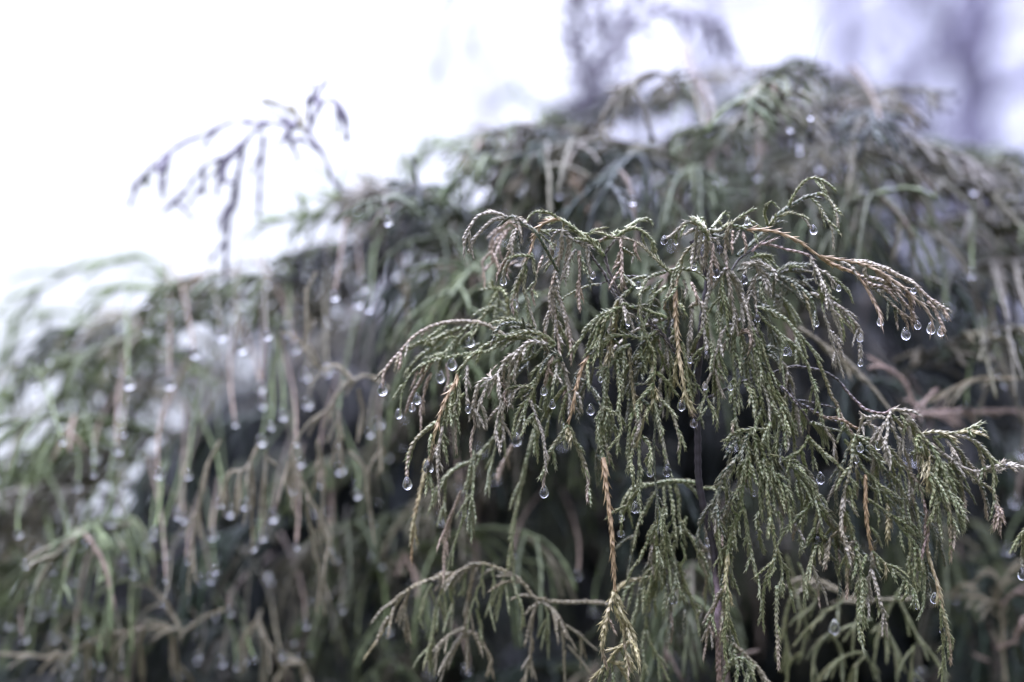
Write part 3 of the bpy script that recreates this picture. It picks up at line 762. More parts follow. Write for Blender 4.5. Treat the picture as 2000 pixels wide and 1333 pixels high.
fb 7.5 0 1648,975 1644,1000 1641,1020 1642,1040 1648,1058 1655,1072 1661,1084
fb 6.5 0 1652,975 1662,988 1672,1004
g 6 0 1658,950 1665,975 1672,1000
g 6.5 0 1652,1000 1660,1025 1668,1050 1676,1068
p 6.5 0 1650,1030 1645,1050 1650,1062
gf 6.5 0 1670,1068 1678,1090 1681,1114 1676,1137 1669,1160
g 6.5 0 1680,1110 1683,1140 1684,1165 1685,1195 1687,1225
g 6 0 1678,1140 1676,1175 1677,1215 1679,1252
b 5.5 0 1636,1040 1624,1050 1619,1058
b 6 0 1622,1054 1616,1078 1613,1102
f 6 0 1702,1114 1698,1130 1698,1160 1700,1205
f 6 0 1703,1114 1711,1146 1717,1171 1724,1194 1731,1224
g 5.5 1 1686,1125 1692,1145 1690,1165
g 5.5 0 1692,1085 1686,1100 1684,1112
g 5.5 1 1655,1000 1650,1018 1654,1032
g 6 1 1712,1165 1716,1185 1713,1200
g 6 0 1672,1090 1672,1110 1668,1125
g 5 2 1660,930 1668,950 1672,970
#2|rusty thread with a lower fork
oo 6 0 1690,930 1691,965 1691,987 1693,1017 1697,1047 1702,1076
g 5.5 0 1704,1078 1728,1099 1756,1120 1775,1139 1787,1156 1794,1184
f 6 0 1702,1078 1703,1098 1702,1116
g 5.5 0 1712,1088 1716,1105 1722,1115
y 6 0 1728,1100 1731,1115 1729,1122
g 5.5 0 1742,1112 1746,1125 1749,1134
g 5 3 1700,1030 1715,1048 1722,1065
g 5.5 0 1772,1140 1770,1158 1764,1170
g 5 1 1782,1152 1784,1170 1780,1182
#3|long diagonal shoot with pendent threads
g 6 0 1650,860 1673,890 1684,915 1710,942 1732,977 1755,996 1777,1023 1800,1050 1812,1078
yo 6.5 0 1812,1078 1821,1110 1829,1135 1833,1162 1836,1180
gp 6.5 0 1834,1170 1843,1200 1850,1235 1854,1265 1855,1295
g 6 0 1850,1235 1858,1250 1859,1264
g 5.5 2 1838,1190 1838,1220 1841,1250 1840,1290 1838,1330
g 5.5 0 1695,975 1725,995 1746,1010 1765,1035 1782,1055 1798,1078 1803,1107
g 6 0 1800,1085 1806,1120 1806,1160 1803,1190 1795,1208
g 5 0 1742,1008 1756,1014 1768,1023
y 6 0 1733,985 1734,1017 1732,1050
g 5 1 1710,992 1716,1008 1715,1024
g 5 1 1758,1040 1760,1055 1765,1072
g 6 0 1776,1050 1779,1077 1774,1104 1776,1120
g 5.5 3 1672,880 1700,900 1730,905 1755,910 1768,930 1774,960 1776,985
g 5 2 1738,924 1757,945 1768,968 1772,990
g 6 2 1774,965 1788,984 1794,1010 1798,1038
gk 5.5 -2 1715,860 1740,879 1762,904 1777,924 1790,943 1800,965 1807,995
ko 6 -2 1807,993 1812,1017 1813,1047 1814,1078
g 6 3 1786,1070 1788,1100 1785,1130 1789,1150
g 6 3 1794,1090 1798,1120 1795,1145 1790,1160
g 6 3 1780,1100 1784,1125 1782,1150
d 5.5 5 1808,1100 1812,1125 1810,1150
g 5.5 3 1763,990 1766,1015 1772,1035
g 5.5 3 1745,960 1757,975 1762,990
g 5.5 2 1700,930 1720,950 1738,962
g 5 3 1680,930 1698,950 1715,965
d 5 4 1690,880 1715,905 1735,930 1748,955
g 5.5 4 1640,830 1665,850 1700,860 1730,880 1752,905
g 5.5 4 1655,845 1680,860 1705,885 1725,915
#-3|arched grey-green shoot at the right
fg 7.5 0 1741,802 1752,800 1767,809 1780,822 1790,836 1798,848 1808,860 1820,875
gg 7.5 0 1818,872 1829,889 1839,910 1847,928 1849,945
gp 7 0 1846,930 1850,955 1853,985 1855,1020 1857,1060 1857,1094
gf 6 0 1845,969 1867,986 1881,996 1888,1013
g 6 0 1836,900 1834,930 1835,945 1849,975
g 6 0 1843,929 1854,936 1863,950 1866,962
gp 5.5 0 1852,1000 1862,1020 1864,1045 1862,1072
f 6 0 1740,805 1733,820 1722,834 1712,846 1706,862
f 6 0 1733,820 1733,845 1730,865 1739,892 1738,910
f 6 0 1739,832 1751,852 1756,864 1757,876
f 5.5 0 1755,834 1763,850 1765,880
f 5.5 0 1740,816 1746,834
f 5.5 0 1728,864 1729,885 1735,905
gk 5.5 0 1743,812 1760,831 1775,840 1786,850
g 6.5 0 1775,826 1785,845 1797,865 1806,877 1806,890
y 6.5 0 1814,880 1815,907 1812,930 1811,955
y 6.5 0 1800,880 1804,905 1808,930 1814,960
g 6 0 1798,875 1800,900 1806,925
g 6 0 1815,932 1824,955 1819,978
g 6 0 1828,940 1828,965 1827,990 1820,1012
g 6 0 1827,990 1833,1005 1830,1015
g 6 0 1830,900 1828,925 1822,950
g 6 0 1812,860 1802,880 1790,870 1785,858
g 6 1 1795,850 1790,862 1795,880
f 5.5 0 1714,846 1719,860 1722,868
f 5.5 0 1728,816 1710,814 1696,816 1687,812
f 5.5 0 1690,812 1683,820 1681,830 1676,845
f 5.5 0 1684,828 1700,830 1710,845 1716,856 1722,864
f 5 0 1697,818 1698,830
f 5 0 1684,830 1686,848
g 5.5 1 1835,945 1838,965 1834,980
g 5.5 1 1760,812 1768,830 1765,845
#-1|horizontal shoot pointing right
yg 5.5 0 1800,848 1820,844 1842,846 1862,847 1877,843 1895,837 1910,829 1917,828
g 5.5 0 1905,833 1912,835 1921,841
g 5.5 0 1893,838 1896,850
g 5.5 0 1903,835 1903,850
g 5.5 0 1823,852 1835,867 1842,876 1837,887
g 5.5 0 1829,853 1848,854 1859,862
f 5.5 0 1848,861 1859,876 1869,894 1875,903
fg 6 0 1865,849 1887,855 1905,863 1919,875 1932,890 1943,900 1950,905
gp 6 0 1902,862 1911,874 1916,889 1920,905 1923,926
g 5.5 0 1919,872 1930,890 1936,900
#0|grey zigzag shoot at the right edge
f 6.5 0 1818,868 1842,888 1862,901 1877,912 1897,919 1917,919 1937,913 1955,907 1970,909 1981,916
f 5.5 0 1950,909 1958,903 1964,902
f 5 0 1943,916 1951,922 1958,918
gp 6.5 0 1880,915 1895,927 1912,941 1932,956 1942,970 1948,990 1955,1008 1953,1030 1952,1045
p 6.5 0 1945,985 1950,1005 1947,1028
p 5.5 0 1950,990 1958,1003 1959,1012
g 6 0 1937,895 1940,920 1940,945 1940,966
g 5.5 0 1941,920 1946,936 1945,944
g 5 1 1842,903 1856,916 1864,930
f 5.5 0 1904,932 1908,922 1912,938
#0|tip entering at the right edge
g 6 0 2030,1010 2010,1025 2000,1038 1990,1052 1982,1074
gf 6.5 0 2000,1040 1998,1070 1996,1094 1996,1118
g 6 0 2012,1030 2008,1060 2005,1085
#30|blurred orange-tipped thread hanging left
yo 5.5 0 832,900 826,935 815,985 807,1030 803,1094
#16|out of focus spray under the stem
g 6 0 1364,945 1340,941 1305,940 1282,945 1245,950 1227,965 1216,987 1212,1015
g 5.5 0 1235,958 1230,980 1229,1000
g 5.5 0 1284,960 1272,975 1257,1002 1245,1035 1237,1072
g 6 0 1300,985 1290,1010 1275,1035 1262,1064 1250,1090 1234,1112 1222,1140
g 6 0 1336,942 1352,955 1368,975 1387,1000 1400,1030 1412,1055
g 6 0 1318,945 1326,975 1327,1010 1335,1030 1350,1048 1365,1075 1377,1095 1385,1120
g 6 0 1307,945 1312,975 1315,1010 1318,1040
g 6 0 1296,945 1298,980 1296,1015 1290,1050
g 6 0 1326,1030 1318,1060 1312,1095 1308,1120
g 6 0 1318,1040 1300,1060 1292,1085 1285,1110
g 6 0 1300,1050 1290,1070 1296,1095 1300,1125 1296,1150
g 6 0 1290,1080 1280,1105 1272,1130 1268,1160
g 6 0 1310,1090 1320,1115 1318,1140 1314,1170
g 6 0 1327,1100 1335,1140 1346,1165 1356,1195 1362,1236
g 5.5 2 1280,1020 1276,1060 1282,1090
f 5.5 3 1285,1040 1276,1062 1272,1090 1276,1120
g 5.5 2 1340,1010 1335,1040 1340,1065
g 5.5 2 1310,1020 1300,1040 1305,1065 1298,1085
g 5.5 2 1330,1060 1338,1085 1330,1105
g 5.5 2 1300,1100 1290,1125 1292,1150
f 5.5 4 1388,1010 1380,1030 1384,1050 1386,1065
g 5.5 4 1400,950 1420,958 1440,970 1448,985
f 5.5 4 1405,1010 1415,1030 1425,1055
g 5.5 4 1365,955 1395,952 1420,958
g 5.5 0 1355,1180 1365,1190 1362,1205
g 6 3 1268,1150 1262,1175 1258,1195
g 6 3 1305,1150 1298,1175 1295,1200
#22|soft yellowish twig hooked under the orange fork
y 5.5 0 1300,1120 1280,1125 1256,1130 1235,1133 1216,1140 1203,1152
g 5.5 0 1253,1133 1248,1160 1243,1190 1238,1220
g 5.5 0 1242,1138 1225,1150 1215,1175 1212,1200
g 5.5 0 1236,1140 1232,1165 1225,1190
g 5.5 6 1240,1200 1230,1225 1215,1250
g 5.5 6 1265,1190 1262,1220 1268,1250 1285,1285 1305,1330
g 5.5 6 1260,1230 1255,1260 1258,1300 1250,1340
#10|twig fan at the bottom under the orange fork
y 6 0 1240,1245 1225,1256 1205,1268 1188,1290 1168,1312 1150,1332
y 6 0 1188,1292 1205,1298 1220,1318 1232,1345
g 5.5 0 1190,1290 1186,1310 1180,1340
g 5.5 0 1180,1300 1172,1320 1168,1345
g 5.5 0 1200,1275 1196,1300 1200,1330
g 5.5 4 1212,1265 1222,1290 1240,1310
#14|twig fan at the bottom right of the stem
b 6 0 1412,1235 1422,1251 1438,1262 1455,1277 1482,1304 1503,1335
g 5.5 0 1428,1256 1424,1275 1432,1295
g 5.5 0 1430,1290 1418,1312 1410,1340
g 5.5 0 1436,1265 1434,1285 1440,1310 1436,1335
g 5.5 0 1440,1285 1455,1290 1465,1310
g 5.5 0 1450,1275 1448,1300 1456,1325
g 5.5 0 1466,1290 1470,1315 1478,1340
g 5.5 0 1475,1300 1462,1320 1458,1345
'''
# soft sprays further back (same format, thicker dz)
TW2 = '''
#36|blurred arching spray with antler-like forks
by 7 0 1190,1180 1150,1176 1112,1176 1052,1170 1030,1148 1012,1130 975,1112 937,1102 900,1115 862,1125 812,1142 782,1167 757,1210 737,1245 712,1282
b 6.5 0 800,1150 792,1180 790,1220 794,1248
b 6.5 0 925,1105 917,1157 910,1205 908,1227
b 6.5 0 908,1225 890,1234 872,1245 855,1270 845,1290
b 6.5 0 908,1230 885,1270 865,1306
b 6.5 0 910,1232 913,1260 912,1290
b 6.5 0 912,1232 930,1242 950,1270 960,1290 957,1315
b 6.5 0 1050,1172 1040,1210 1037,1262 1034,1300 1017,1335
b 6.5 0 1055,1172 1087,1200 1100,1237 1105,1287 1107,1335
b 6 0 1108,1260 1130,1285 1152,1312
b 6 0 1103,1220 1135,1242 1162,1265
g 6 0 845,1140 830,1165 820,1200 826,1225
g 6 0 870,1125 862,1160 855,1190 852,1230
g 6 0 890,1118 880,1150 885,1180 870,1210
g 6 0 910,1112 905,1145 895,1165
g 6 0 945,1105 940,1135 930,1160 934,1185
g 6 0 960,1110 965,1140 958,1170 948,1200
g 6 0 985,1118 980,1150 975,1180 970,1210
g 6 0 1000,1125 1008,1155 1020,1185 1022,1220
g 6 0 1065,1180 1072,1210 1068,1250
g 6 0 850,1190 845,1230 840,1270 838,1310
g 6 0 930,1190 938,1220 940,1250
#24|pale curved stem behind the lower left threads
g 7 0 985,810 965,855 920,900 880,920 855,950 835,1000
g 6.5 0 985,815 960,905 955,950
g 6.5 0 925,880 925,940 920,985 916,1010
g 6.5 0 925,885 915,935 907,1015
g 6 0 870,935 868,975 862,1015
p 6.5 0 900,960 880,1010 870,1060 866,1130
g 6 0 905,1010 890,1060 885,1100
g 8 10 1045,840 1020,930 1008,1000 1000,1060 1003,1115
p 7 12 1000,870 985,900 970,930
#75|blurred antler spray in the left middle
b 7 0 760,760 720,735 690,745 660,770 640,800 610,820 585,850
b 7 0 690,745 665,720 650,715 630,720 610,700 600,680 600,620 600,570 615,535
b 6.5 0 585,850 570,890 600,960 625,1010 640,1060 652,1095
b 6.5 0 575,900 580,960
b 6.5 0 620,860 628,930 630,1005
b 6.5 0 505,870 480,915 450,925 440,960 432,990
b 6.5 0 470,920 462,960 458,1010
b 6.5 0 490,900 492,980 494,1070
b 6.5 0 520,880 515,960 512,1050
b 6.5 0 600,990 610,1060 625,1130 630,1200
b 6.5 0 660,800 665,860 667,925
b 6.5 0 680,880 715,920 720,980 730,1060
b 6.5 0 740,820 742,880 735,930
b 6.5 0 430,860 400,920 390,980 378,1040 365,1160
b 6 0 700,760 710,820 700,860
b 6 0 565,900 560,940 575,1000
#100|low blurred twigs across the bottom left
b 7 0 440,1190 400,1205 360,1230 300,1225 240,1235 180,1250 120,1280 60,1280 0,1275
b 6.5 0 350,1225 330,1190 300,1150 285,1120
b 6.5 0 240,1240 225,1280 205,1340
b 6.5 0 180,1250 170,1290 172,1340
b 6.5 0 280,1225 275,1270 280,1340
b 6.5 0 330,1230 345,1280 352,1340
b 6.5 0 510,1190 500,1220 480,1260 470,1310
b 6.5 0 505,1210 520,1250 545,1290 550,1330
b 6.5 0 505,1215 515,1270 510,1330
b 8 0 590,1295 560,1300 535,1335
b 8 0 588,1290 600,1315 610,1340
#55|cool blurred fan at the lower right
b 7 0 1790,1170 1720,1172 1661,1177 1640,1158 1614,1141 1585,1133 1557,1133 1530,1150
g 6.5 0 1650,1170 1632,1185 1612,1195 1595,1212 1570,1235 1550,1260
g 6.5 0 1700,1210 1650,1225 1615,1240 1590,1275 1583,1330
g 6.5 0 1640,1165 1636,1200 1632,1220
g 6.5 0 1760,1150 1735,1190 1720,1225 1710,1260
g 6.5 0 1750,1160 1770,1200 1790,1240 1820,1280 1850,1320
g 6.5 0 1785,1260 1780,1300 1785,1340
g 6.5 0 1690,1275 1660,1278 1620,1300 1590,1330
g 6.5 0 1690,1280 1668,1305 1660,1340
g 6.5 0 1690,1280 1710,1310 1720,1340
g 6.5 0 1720,1220 1745,1260 1755,1320
g 6.5 0 1620,1235 1640,1265 1650,1300
g 6.5 0 1560,1140 1540,1180 1532,1230 1540,1280 1538,1340
g 6.5 0 1600,1150 1590,1180 1560,1210
g 6.5 0 1680,1180 1672,1220 1650,1250
g 6.5 0 1730,1180 1728,1230 1735,1270
g 6 0 1575,1225 1570,1260 1560,1290
g 6.5 0 1535,1085 1550,1130 1565,1180 1570,1200
g 6 -20 1560,1100 1572,1130 1582,1160
#95|pinkish dead twigs at the lower right
b 7 0 1964,1335 1958,1266 1953,1188 1930,1172 1901,1163 1861,1163 1826,1172
k 6.5 0 1953,1188 1976,1163 2010,1140
k 6.5 0 1947,1266 1982,1252 1998,1214 2020,1195
b 6.5 0 1952,1190 1950,1150 1945,1120 1930,1112
b 6.5 0 1950,1150 1975,1115 2005,1105
b 6.5 0 1860,1160 1880,1142 1905,1145
k 8 20 1930,1290 1915,1285 1905,1280
#98|pinkish stick lying across at the right edge
k 11 0 1775,812 1840,804 1900,806 2010,802
k 8 -20 1830,760 1790,790 1760,740 1700,700
b 8 -40 1560,640 1620,680 1680,730 1740,800
b 8 -10 1990,740 1900,745 1800,790
#110|blurred upright sticks behind the spray
p 11 0 1175,455 1150,420 1130,370 1112,318
b 9 0 1322,500 1320,450 1322,390
b 9 0 796,660 795,610 796,560
b 9 10 850,760 880,700 900,640 920,600
'''
# water drops: x, y(bottom), diameter px, depth mm, label
DROPS = '''
746,773,21,18|bright round drop on the outermost tip of the soft left spray
779,818,15,16|small drop on the second drooping tip of the soft left spray
805,804,14,16|faint lilac drop just right of the small drop on the soft left spray
816,790,17,15|bright slanted drop clinging high on a thread of the soft left spray
882,723,20,18|bright crescent drop in the middle of the soft left spray
860,748,18,18|dull pendent drop between two threads of the soft left spray
919,678,18,18|bright crescent drop under the top of the soft left spray
796,957,20,0|clear pear-shaped drop at the tip of the reddish hooked thread far left
837,925,21,0|clear drop hanging halfway down the yellow-green shoot at the left
914,808,14,0|slim drop at the end of the short thread above the left gap
1003,604,16,0|long slim drop on the pink tip under the orange shoot
984,558,14,0|wet drop at the crooked pink tip beneath the upper left crest
1158,545,12,0|white drop beside the dark tip left of the woody fork
1297,478,14,0|white drop at the left end of the frosted crest
1320,479,9,0|tiny drop just right of the white drop under the frosted crest
1406,496,15,0|pale teardrop on the right shoulder of the frosted crest
1399,543,18,0|clear drop on the middle tip below the frosted crest
1355,528,14,0|drop on the inner tip below the frosted crest
1460,440,13,0|glinting drop on the small wet crook right of the crest
1455,555,16,0|brownish drop on the short hooked tip in the upper middle
1590,458,15,4|bright drop on the bowed twig beneath the upright shoot
1720,637,14,0|drop on the shortest tip of the right-sweeping shoot
1771,664,19,0|largest clear drop hanging from the right-sweeping shoot
1793,644,14,0|orange-tinted drop on a fat tip of the right-sweeping shoot
1819,653,18,0|clear drop second from the end of the right-sweeping shoot
1838,657,15,0|drop nearest the far end of the right-sweeping shoot
1785,574,12,0|small drop lying on top of the right-sweeping shoot
1680,668,13,0|faint drop on a frosted thread right of centre
1681,716,11,0|small dark drop below the frosted threads right of centre
1638,569,10,8|tiny bright drop behind the frosted thread right of centre
1595,638,11,12|small bright drop at the end of the yellow thread
1534,695,13,6|bright white drop on the thin thread in the centre gap
1527,772,12,4|narrow bright drop on the dark green thread in the centre
1480,630,14,0|long wet drop at the tip right of the yellowish thread
1380,701,13,0|clear drop at the brown tip above the dark stem
1348,710,10,0|small bright drop on the thread left of the dark stem
1377,762,13,0|drop on the silvery crooked shoot
1427,763,12,0|small drop left of the yellow-green thread with buds
1356,836,16,0|pink-tinted drop under the mustard yellow tip
1331,803,17,0|clear curved drop beside the mustard yellow tip
1154,811,17,0|clear drop at the end of the dark twig left of the orange shoot
1063,773,15,0|tall clear drop hanging under the node at centre left
1079,799,14,0|long drop next to the tall clear one at centre left
975,876,13,0|wet bead at the joined tips left of the forked shoot
1173,747,11,0|small wet drop on a thread at centre left
1062,973,19,0|clear drop at the left tip of the forked yellow-brown shoot
1009,872,20,26|white saucer-shaped blurred drop behind the left threads
1302,931,19,0|clear round drop at the tip of the long thread left of the stem
1270,932,14,0|dark slim drop on the hooked thread left of the stem
1242,1003,18,0|clear drop hanging lowest in the curtain of threads
1384,1068,15,12|clear drop in front of the dark hollow under the stem
1315,1181,17,14|curved bright drop on the out of focus spray under the stem
1214,1018,12,16|upper blurred bead on the spray edge right of the orange shoot
1214,1050,14,16|lower blurred bead on the spray edge right of the orange shoot
1604,946,18,8|lilac drop split by a thread in the gap right of centre
1598,1064,18,3|clear tear-shaped drop in the lower gap
1826,1180,17,2|clear drop beside the yellow end of the diagonal shoot
1841,1238,11,2|small drop low on the diagonal shoot
1716,879,14,0|white drop under the arched shoot at the right
1681,884,15,2|glittering water streak at the knot of threads
1674,905,12,2|thin bright water hook below the knot of threads
1802,875,9,-3|tiny drop on the arched shoot at the right
1916,845,7,-1|tiny drop at the end of the horizontal shoot
1967,917,8,0|tiny drop near the end of the grey zigzag shoot
1997,1134,19,0|clear drop at the right edge of the picture
1791,1190,9,3|tiny drop at the end of the pendent threads in the lower right
1473,970,9,1|tiny bright drop left of the thick yellow-green thread
1631,1240,22,30|bright blurred drop on the cool fan at the lower right
1228,637,15,0|glistening bead at the end of the frosted finger in the centre
1247,632,12,0|glistening bead joined to the frosted finger from the right
1246,564,14,4|white bead resting on the green shoot below the arch
1210,590,12,8|white bead under the woody fork
'''
# blurred drops behind: x, y, size px, distance m
BOKEH_L = [(432,664,22),(640,735,22),(522,663,16),(511,872,20),(431,992,18),(480,996,20),(494,1077,18),(512,1058,20),(533,1020,22),(652,1101,20),
 (664,927,22),(697,975,18),(168,1062,22),(243,1046,26),(296,1055,18),(99,1122,20),(97,1182,22),(109,1184,18),(76,1211,22),(107,1202,18),(168,1226,20),(137,1145,18),(228,1130,20),
 (45,1258,18),(103,1258,20),(171,1306,18),(395,1143,22),(412,1140,20),(385,1254,20),(432,1303,20),(476,1299,20),(415,1055,20),(461,1310,14),
 (515,800,24),(508,768,20),(595,745,22),(560,656,22),(600,800,22),(575,690,20),(552,822,18),(215,1030,20),(205,1035,18),(570,965,16),
 (740,838,20),(722,855,16),(700,600,24),(720,610,22),(706,572,24),(652,587,18),(940,892,22),(857,745,14),(1002,1090,14),(757,1242,20),
 (860,1026,22),(898,962,18),(866,1136,18),(907,1017,16),(1098,880,20),(966,947,22),(1008,860,16),(908,613,22),(1386,262,21),(1310,412,19),(1395,382,22),(1392,365,22),
 (1942,655,20),(1778,907,26),(1791,909,26),(1997,895,20),(1968,760,20),(1945,738,18),(1888,805,16),(1985,992,22),(1970,1085,22),(1866,1178,20),(1430,878,24),(1548,690,18),(1605,335,22),(1900,545,18),(1480,352,15),(1560,300,17),(1720,250,14),(1850,620,24),
 (838,1330,20),(912,1318,18),(1800,1330,22),(1128,1133,18),(1160,1205,18),(450,1010,20),(345,1010,18),(310,935,18),(260,1130,18),(185,905,20),(150,960,16),(330,760,20),(380,700,20),(470,690,22),(250,760,20)]
# ---------------------------------------------------------------- ground
def ground():
    n = 40; v = []; f = []
    xs = np.sinh(np.linspace(-5, 5, n)) / math.sinh(5) * 900
    for j in range(n):
        for i in range(n):
            x, y = xs[i], xs[j] + 2
            v.append((x, y, .05 * math.sin(x * .7) * math.cos(y * .5) if abs(x) < 40 and abs(y) < 40 else 0))
    for j in range(n - 1):
        for i in range(n - 1):
            a = j * n + i; f.append((a, a + 1, a + n + 1, a + n))
    o = mesh_obj('ground', v, f, M_SOIL); tag(o, kind='structure')
ground()

# ---------------------------------------------------------------- far bare trees
def bare_tree(px, d, top_px, r0, seed, label, lean=0.0, first=.35, dense=5, spread=1.0):
    rg = np.random.default_rng(seed)
    base = at(px, 900, d); base[2] = 0
    root = empty('bare_tree', base)
    tag(root, label, 'tree', 'bare trees in the mist')
    top = at(px + top_px, -900, d)
    H = top[2]
    n = 14; P = np.linspace(0, 1, n)[:, None] * (top - base)[None] + base
    P[:, 0] += np.cumsum(rg.normal(0, .05 * H / n, n)) + lean * (1 - np.linspace(0, 1, n)) ** 1 * 0
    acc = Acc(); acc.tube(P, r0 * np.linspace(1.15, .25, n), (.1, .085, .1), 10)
    acc.make('trunk', M_HAZED_BARK, root)
    def rec(acc, p, dr, ln, r, lev):
        n = 6; pts = [p.copy()]; q = p.copy(); dv = dr.copy()
        for k in range(n):
            dv = dv + rg.normal(0, .16, 3); dv[2] += .05; dv /= np.linalg.norm(dv)
            q = q + dv * ln / n; pts.append(q.copy())
        acc.tube(np.array(pts), np.linspace(r, r * .45, n + 1), (.1, .085, .1), 4 if lev else 6)
        if lev < 3:
            m = [dense, 4, 3][lev]
            for k in range(m):
                t = rg.uniform(.25, 1); i = int(t * n)
                nd = dv * .6 + rg.normal(0, .6, 3); nd[2] += .25; nd /= np.linalg.norm(nd)
                rec(acc, np.array(pts[i]), nd, ln * rg.uniform(.45, .7), r * .5, lev + 1)
    for k in range(11):
        i = int(n * (first + (1 - first) * (k + .5) / 11)); i = min(i, n - 2)
        a = rg.uniform(0, 2 * math.pi); dv = np.array([math.cos(a), math.sin(a), rg.uniform(.3, .9)]); dv /= np.linalg.norm(dv)
        acc = Acc(); rec(acc, P[i], dv, H * .30 * spread * rg.uniform(.6, 1.1), r0 * .33, 0)
        acc.make('branch', M_HAZED_BARK, root)
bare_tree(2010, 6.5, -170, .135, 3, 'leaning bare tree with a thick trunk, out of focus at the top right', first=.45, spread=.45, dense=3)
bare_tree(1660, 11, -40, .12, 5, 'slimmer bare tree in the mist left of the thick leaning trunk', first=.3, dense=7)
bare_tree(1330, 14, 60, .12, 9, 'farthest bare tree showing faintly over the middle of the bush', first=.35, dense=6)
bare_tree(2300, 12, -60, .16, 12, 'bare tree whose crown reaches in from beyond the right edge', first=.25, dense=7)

# ---------------------------------------------------------------- weeping conifers behind
def interp_top(pts, x):
    xs = [p[0] for p in pts]; ys = [p[1] for p in pts]
    return float(np.interp(x, xs, ys))
TOP_L = [(-150, 1130), (0, 1020), (120, 930), (230, 860), (310, 700), (360, 600), (440, 560), (520, 500), (600, 450), (680, 415), (760, 390), (850, 325), (930, 305), (1010, 325), (1100, 320)]
TOP_R = [(980, 430), (1060, 320), (1110, 225), (1200, 175), (1300, 160), (1400, 135), (1500, 125), (1600, 140), (1700, 190), (1780, 300), (1850, 385), (1920, 450), (2000, 490), (2150, 520)]
def grow(rg, p, dv, ln, grav, step=.004, wob=.09):
    n = max(3, int(ln / step)); pts = [p.copy()]; q = p.copy(); dv = dv.copy()
    for k in range(n):
        dv[2] -= grav; dv += rg.normal(0, wob, 3) * .6
        dv /= np.linalg.norm(dv) + 1e-9
        q = q + dv * step; pts.append(q.copy())
    return np.array(pts), dv
def bumpy(acc, P, r, c, rg, k=4):
    n = len(P); rr = r * (1 + .28 * ((np.arange(n) % 2) * 2 - 1)) * np.linspace(1, .7, n) * (1 + rg.normal(0, .08, n))
    cc = np.array(c)[None] * (1 + rg.normal(0, .10, (n, 1)))
    acc.tube(P, rr, cc.clip(.01, .7), k, rg.uniform(0, 3))
def spray(root, P0, out, L, nth, col, rg, tlen=(.022, .06), up=.45, name='branch', layer=1):
    R_ = .00105 if layer == 0 else .00085
    col = np.array(col) * .82 + np.mean(col) * np.array((1.0, .98, .92)) * .18
    acc0 = Acc(); dv = np.array([out[0], out[1], up]); dv /= np.linalg.norm(dv)
    M, _ = grow(rg, P0, dv, L, .055, .005, .06)
    bc = np.array(PIG['b']) * .8 * (rg.random() < .35) + np.array(col) * .9 * (1 if rg.random() < 2 else 0)
    bc = np.array(PIG['b']) * (.6 if max(col) > .08 else .3) if rg.random() < .3 else np.array(col) * .95
    bumpy(acc0, M, .0014, bc, rg, 6)
    acc = Acc(); n = len(M)
    tips = []
    for k in range(nth):
        i = int(n * (.15 + .85 * (k + rg.random()) / nth)); i = min(i, n - 2)
        t = M[i + 1] - M[i]; t /= np.linalg.norm(t)
        sd = np.cross(t, (0, 0, 1)); sd /= np.linalg.norm(sd) + 1e-9
        d0 = t * .7 + sd * rg.choice([-1, 1]) * rg.uniform(.3, 1.1) + rg.normal(0, .2, 3)
        d0 /= np.linalg.norm(d0)
        ln = rg.uniform(*tlen) * (1 - .3 * i / n)
        Q, _ = grow(rg, M[i], d0, ln, .17, .0038, .08)
        c = np.array(col) * rg.uniform(.65, 1.35) * (1 + rg.normal(0, .03, 3))
        if rg.random() < .10: c = np.array(PIG[rg.choice(['p', 'b', 'b'])]) * (.6 if max(col) > .08 else .3)
        bumpy(acc, Q, R_, c, rg); tips.append(Q[-1])
        for s in range(rg.integers(0, 3) if layer == 0 else rg.integers(1, 4)):
            j = int(len(Q) * rg.uniform(.2, .8)); j = min(j, len(Q) - 2)
            tt = Q[j + 1] - Q[j]; tt /= np.linalg.norm(tt)
            e0 = tt + rg.normal(0, .55, 3); e0 /= np.linalg.norm(e0)
            S, _ = grow(rg, Q[j], e0, ln * rg.uniform(.25, .6), .14, .0038, .08)
            bumpy(acc, S, R_ * .9, c, rg); tips.append(S[-1])
    b = acc0.make(name, M_SOFT, root); b.data.name = name
    f = acc.make('foliage', M_SOFT, b); tag(f, kind='stuff')
    return tips

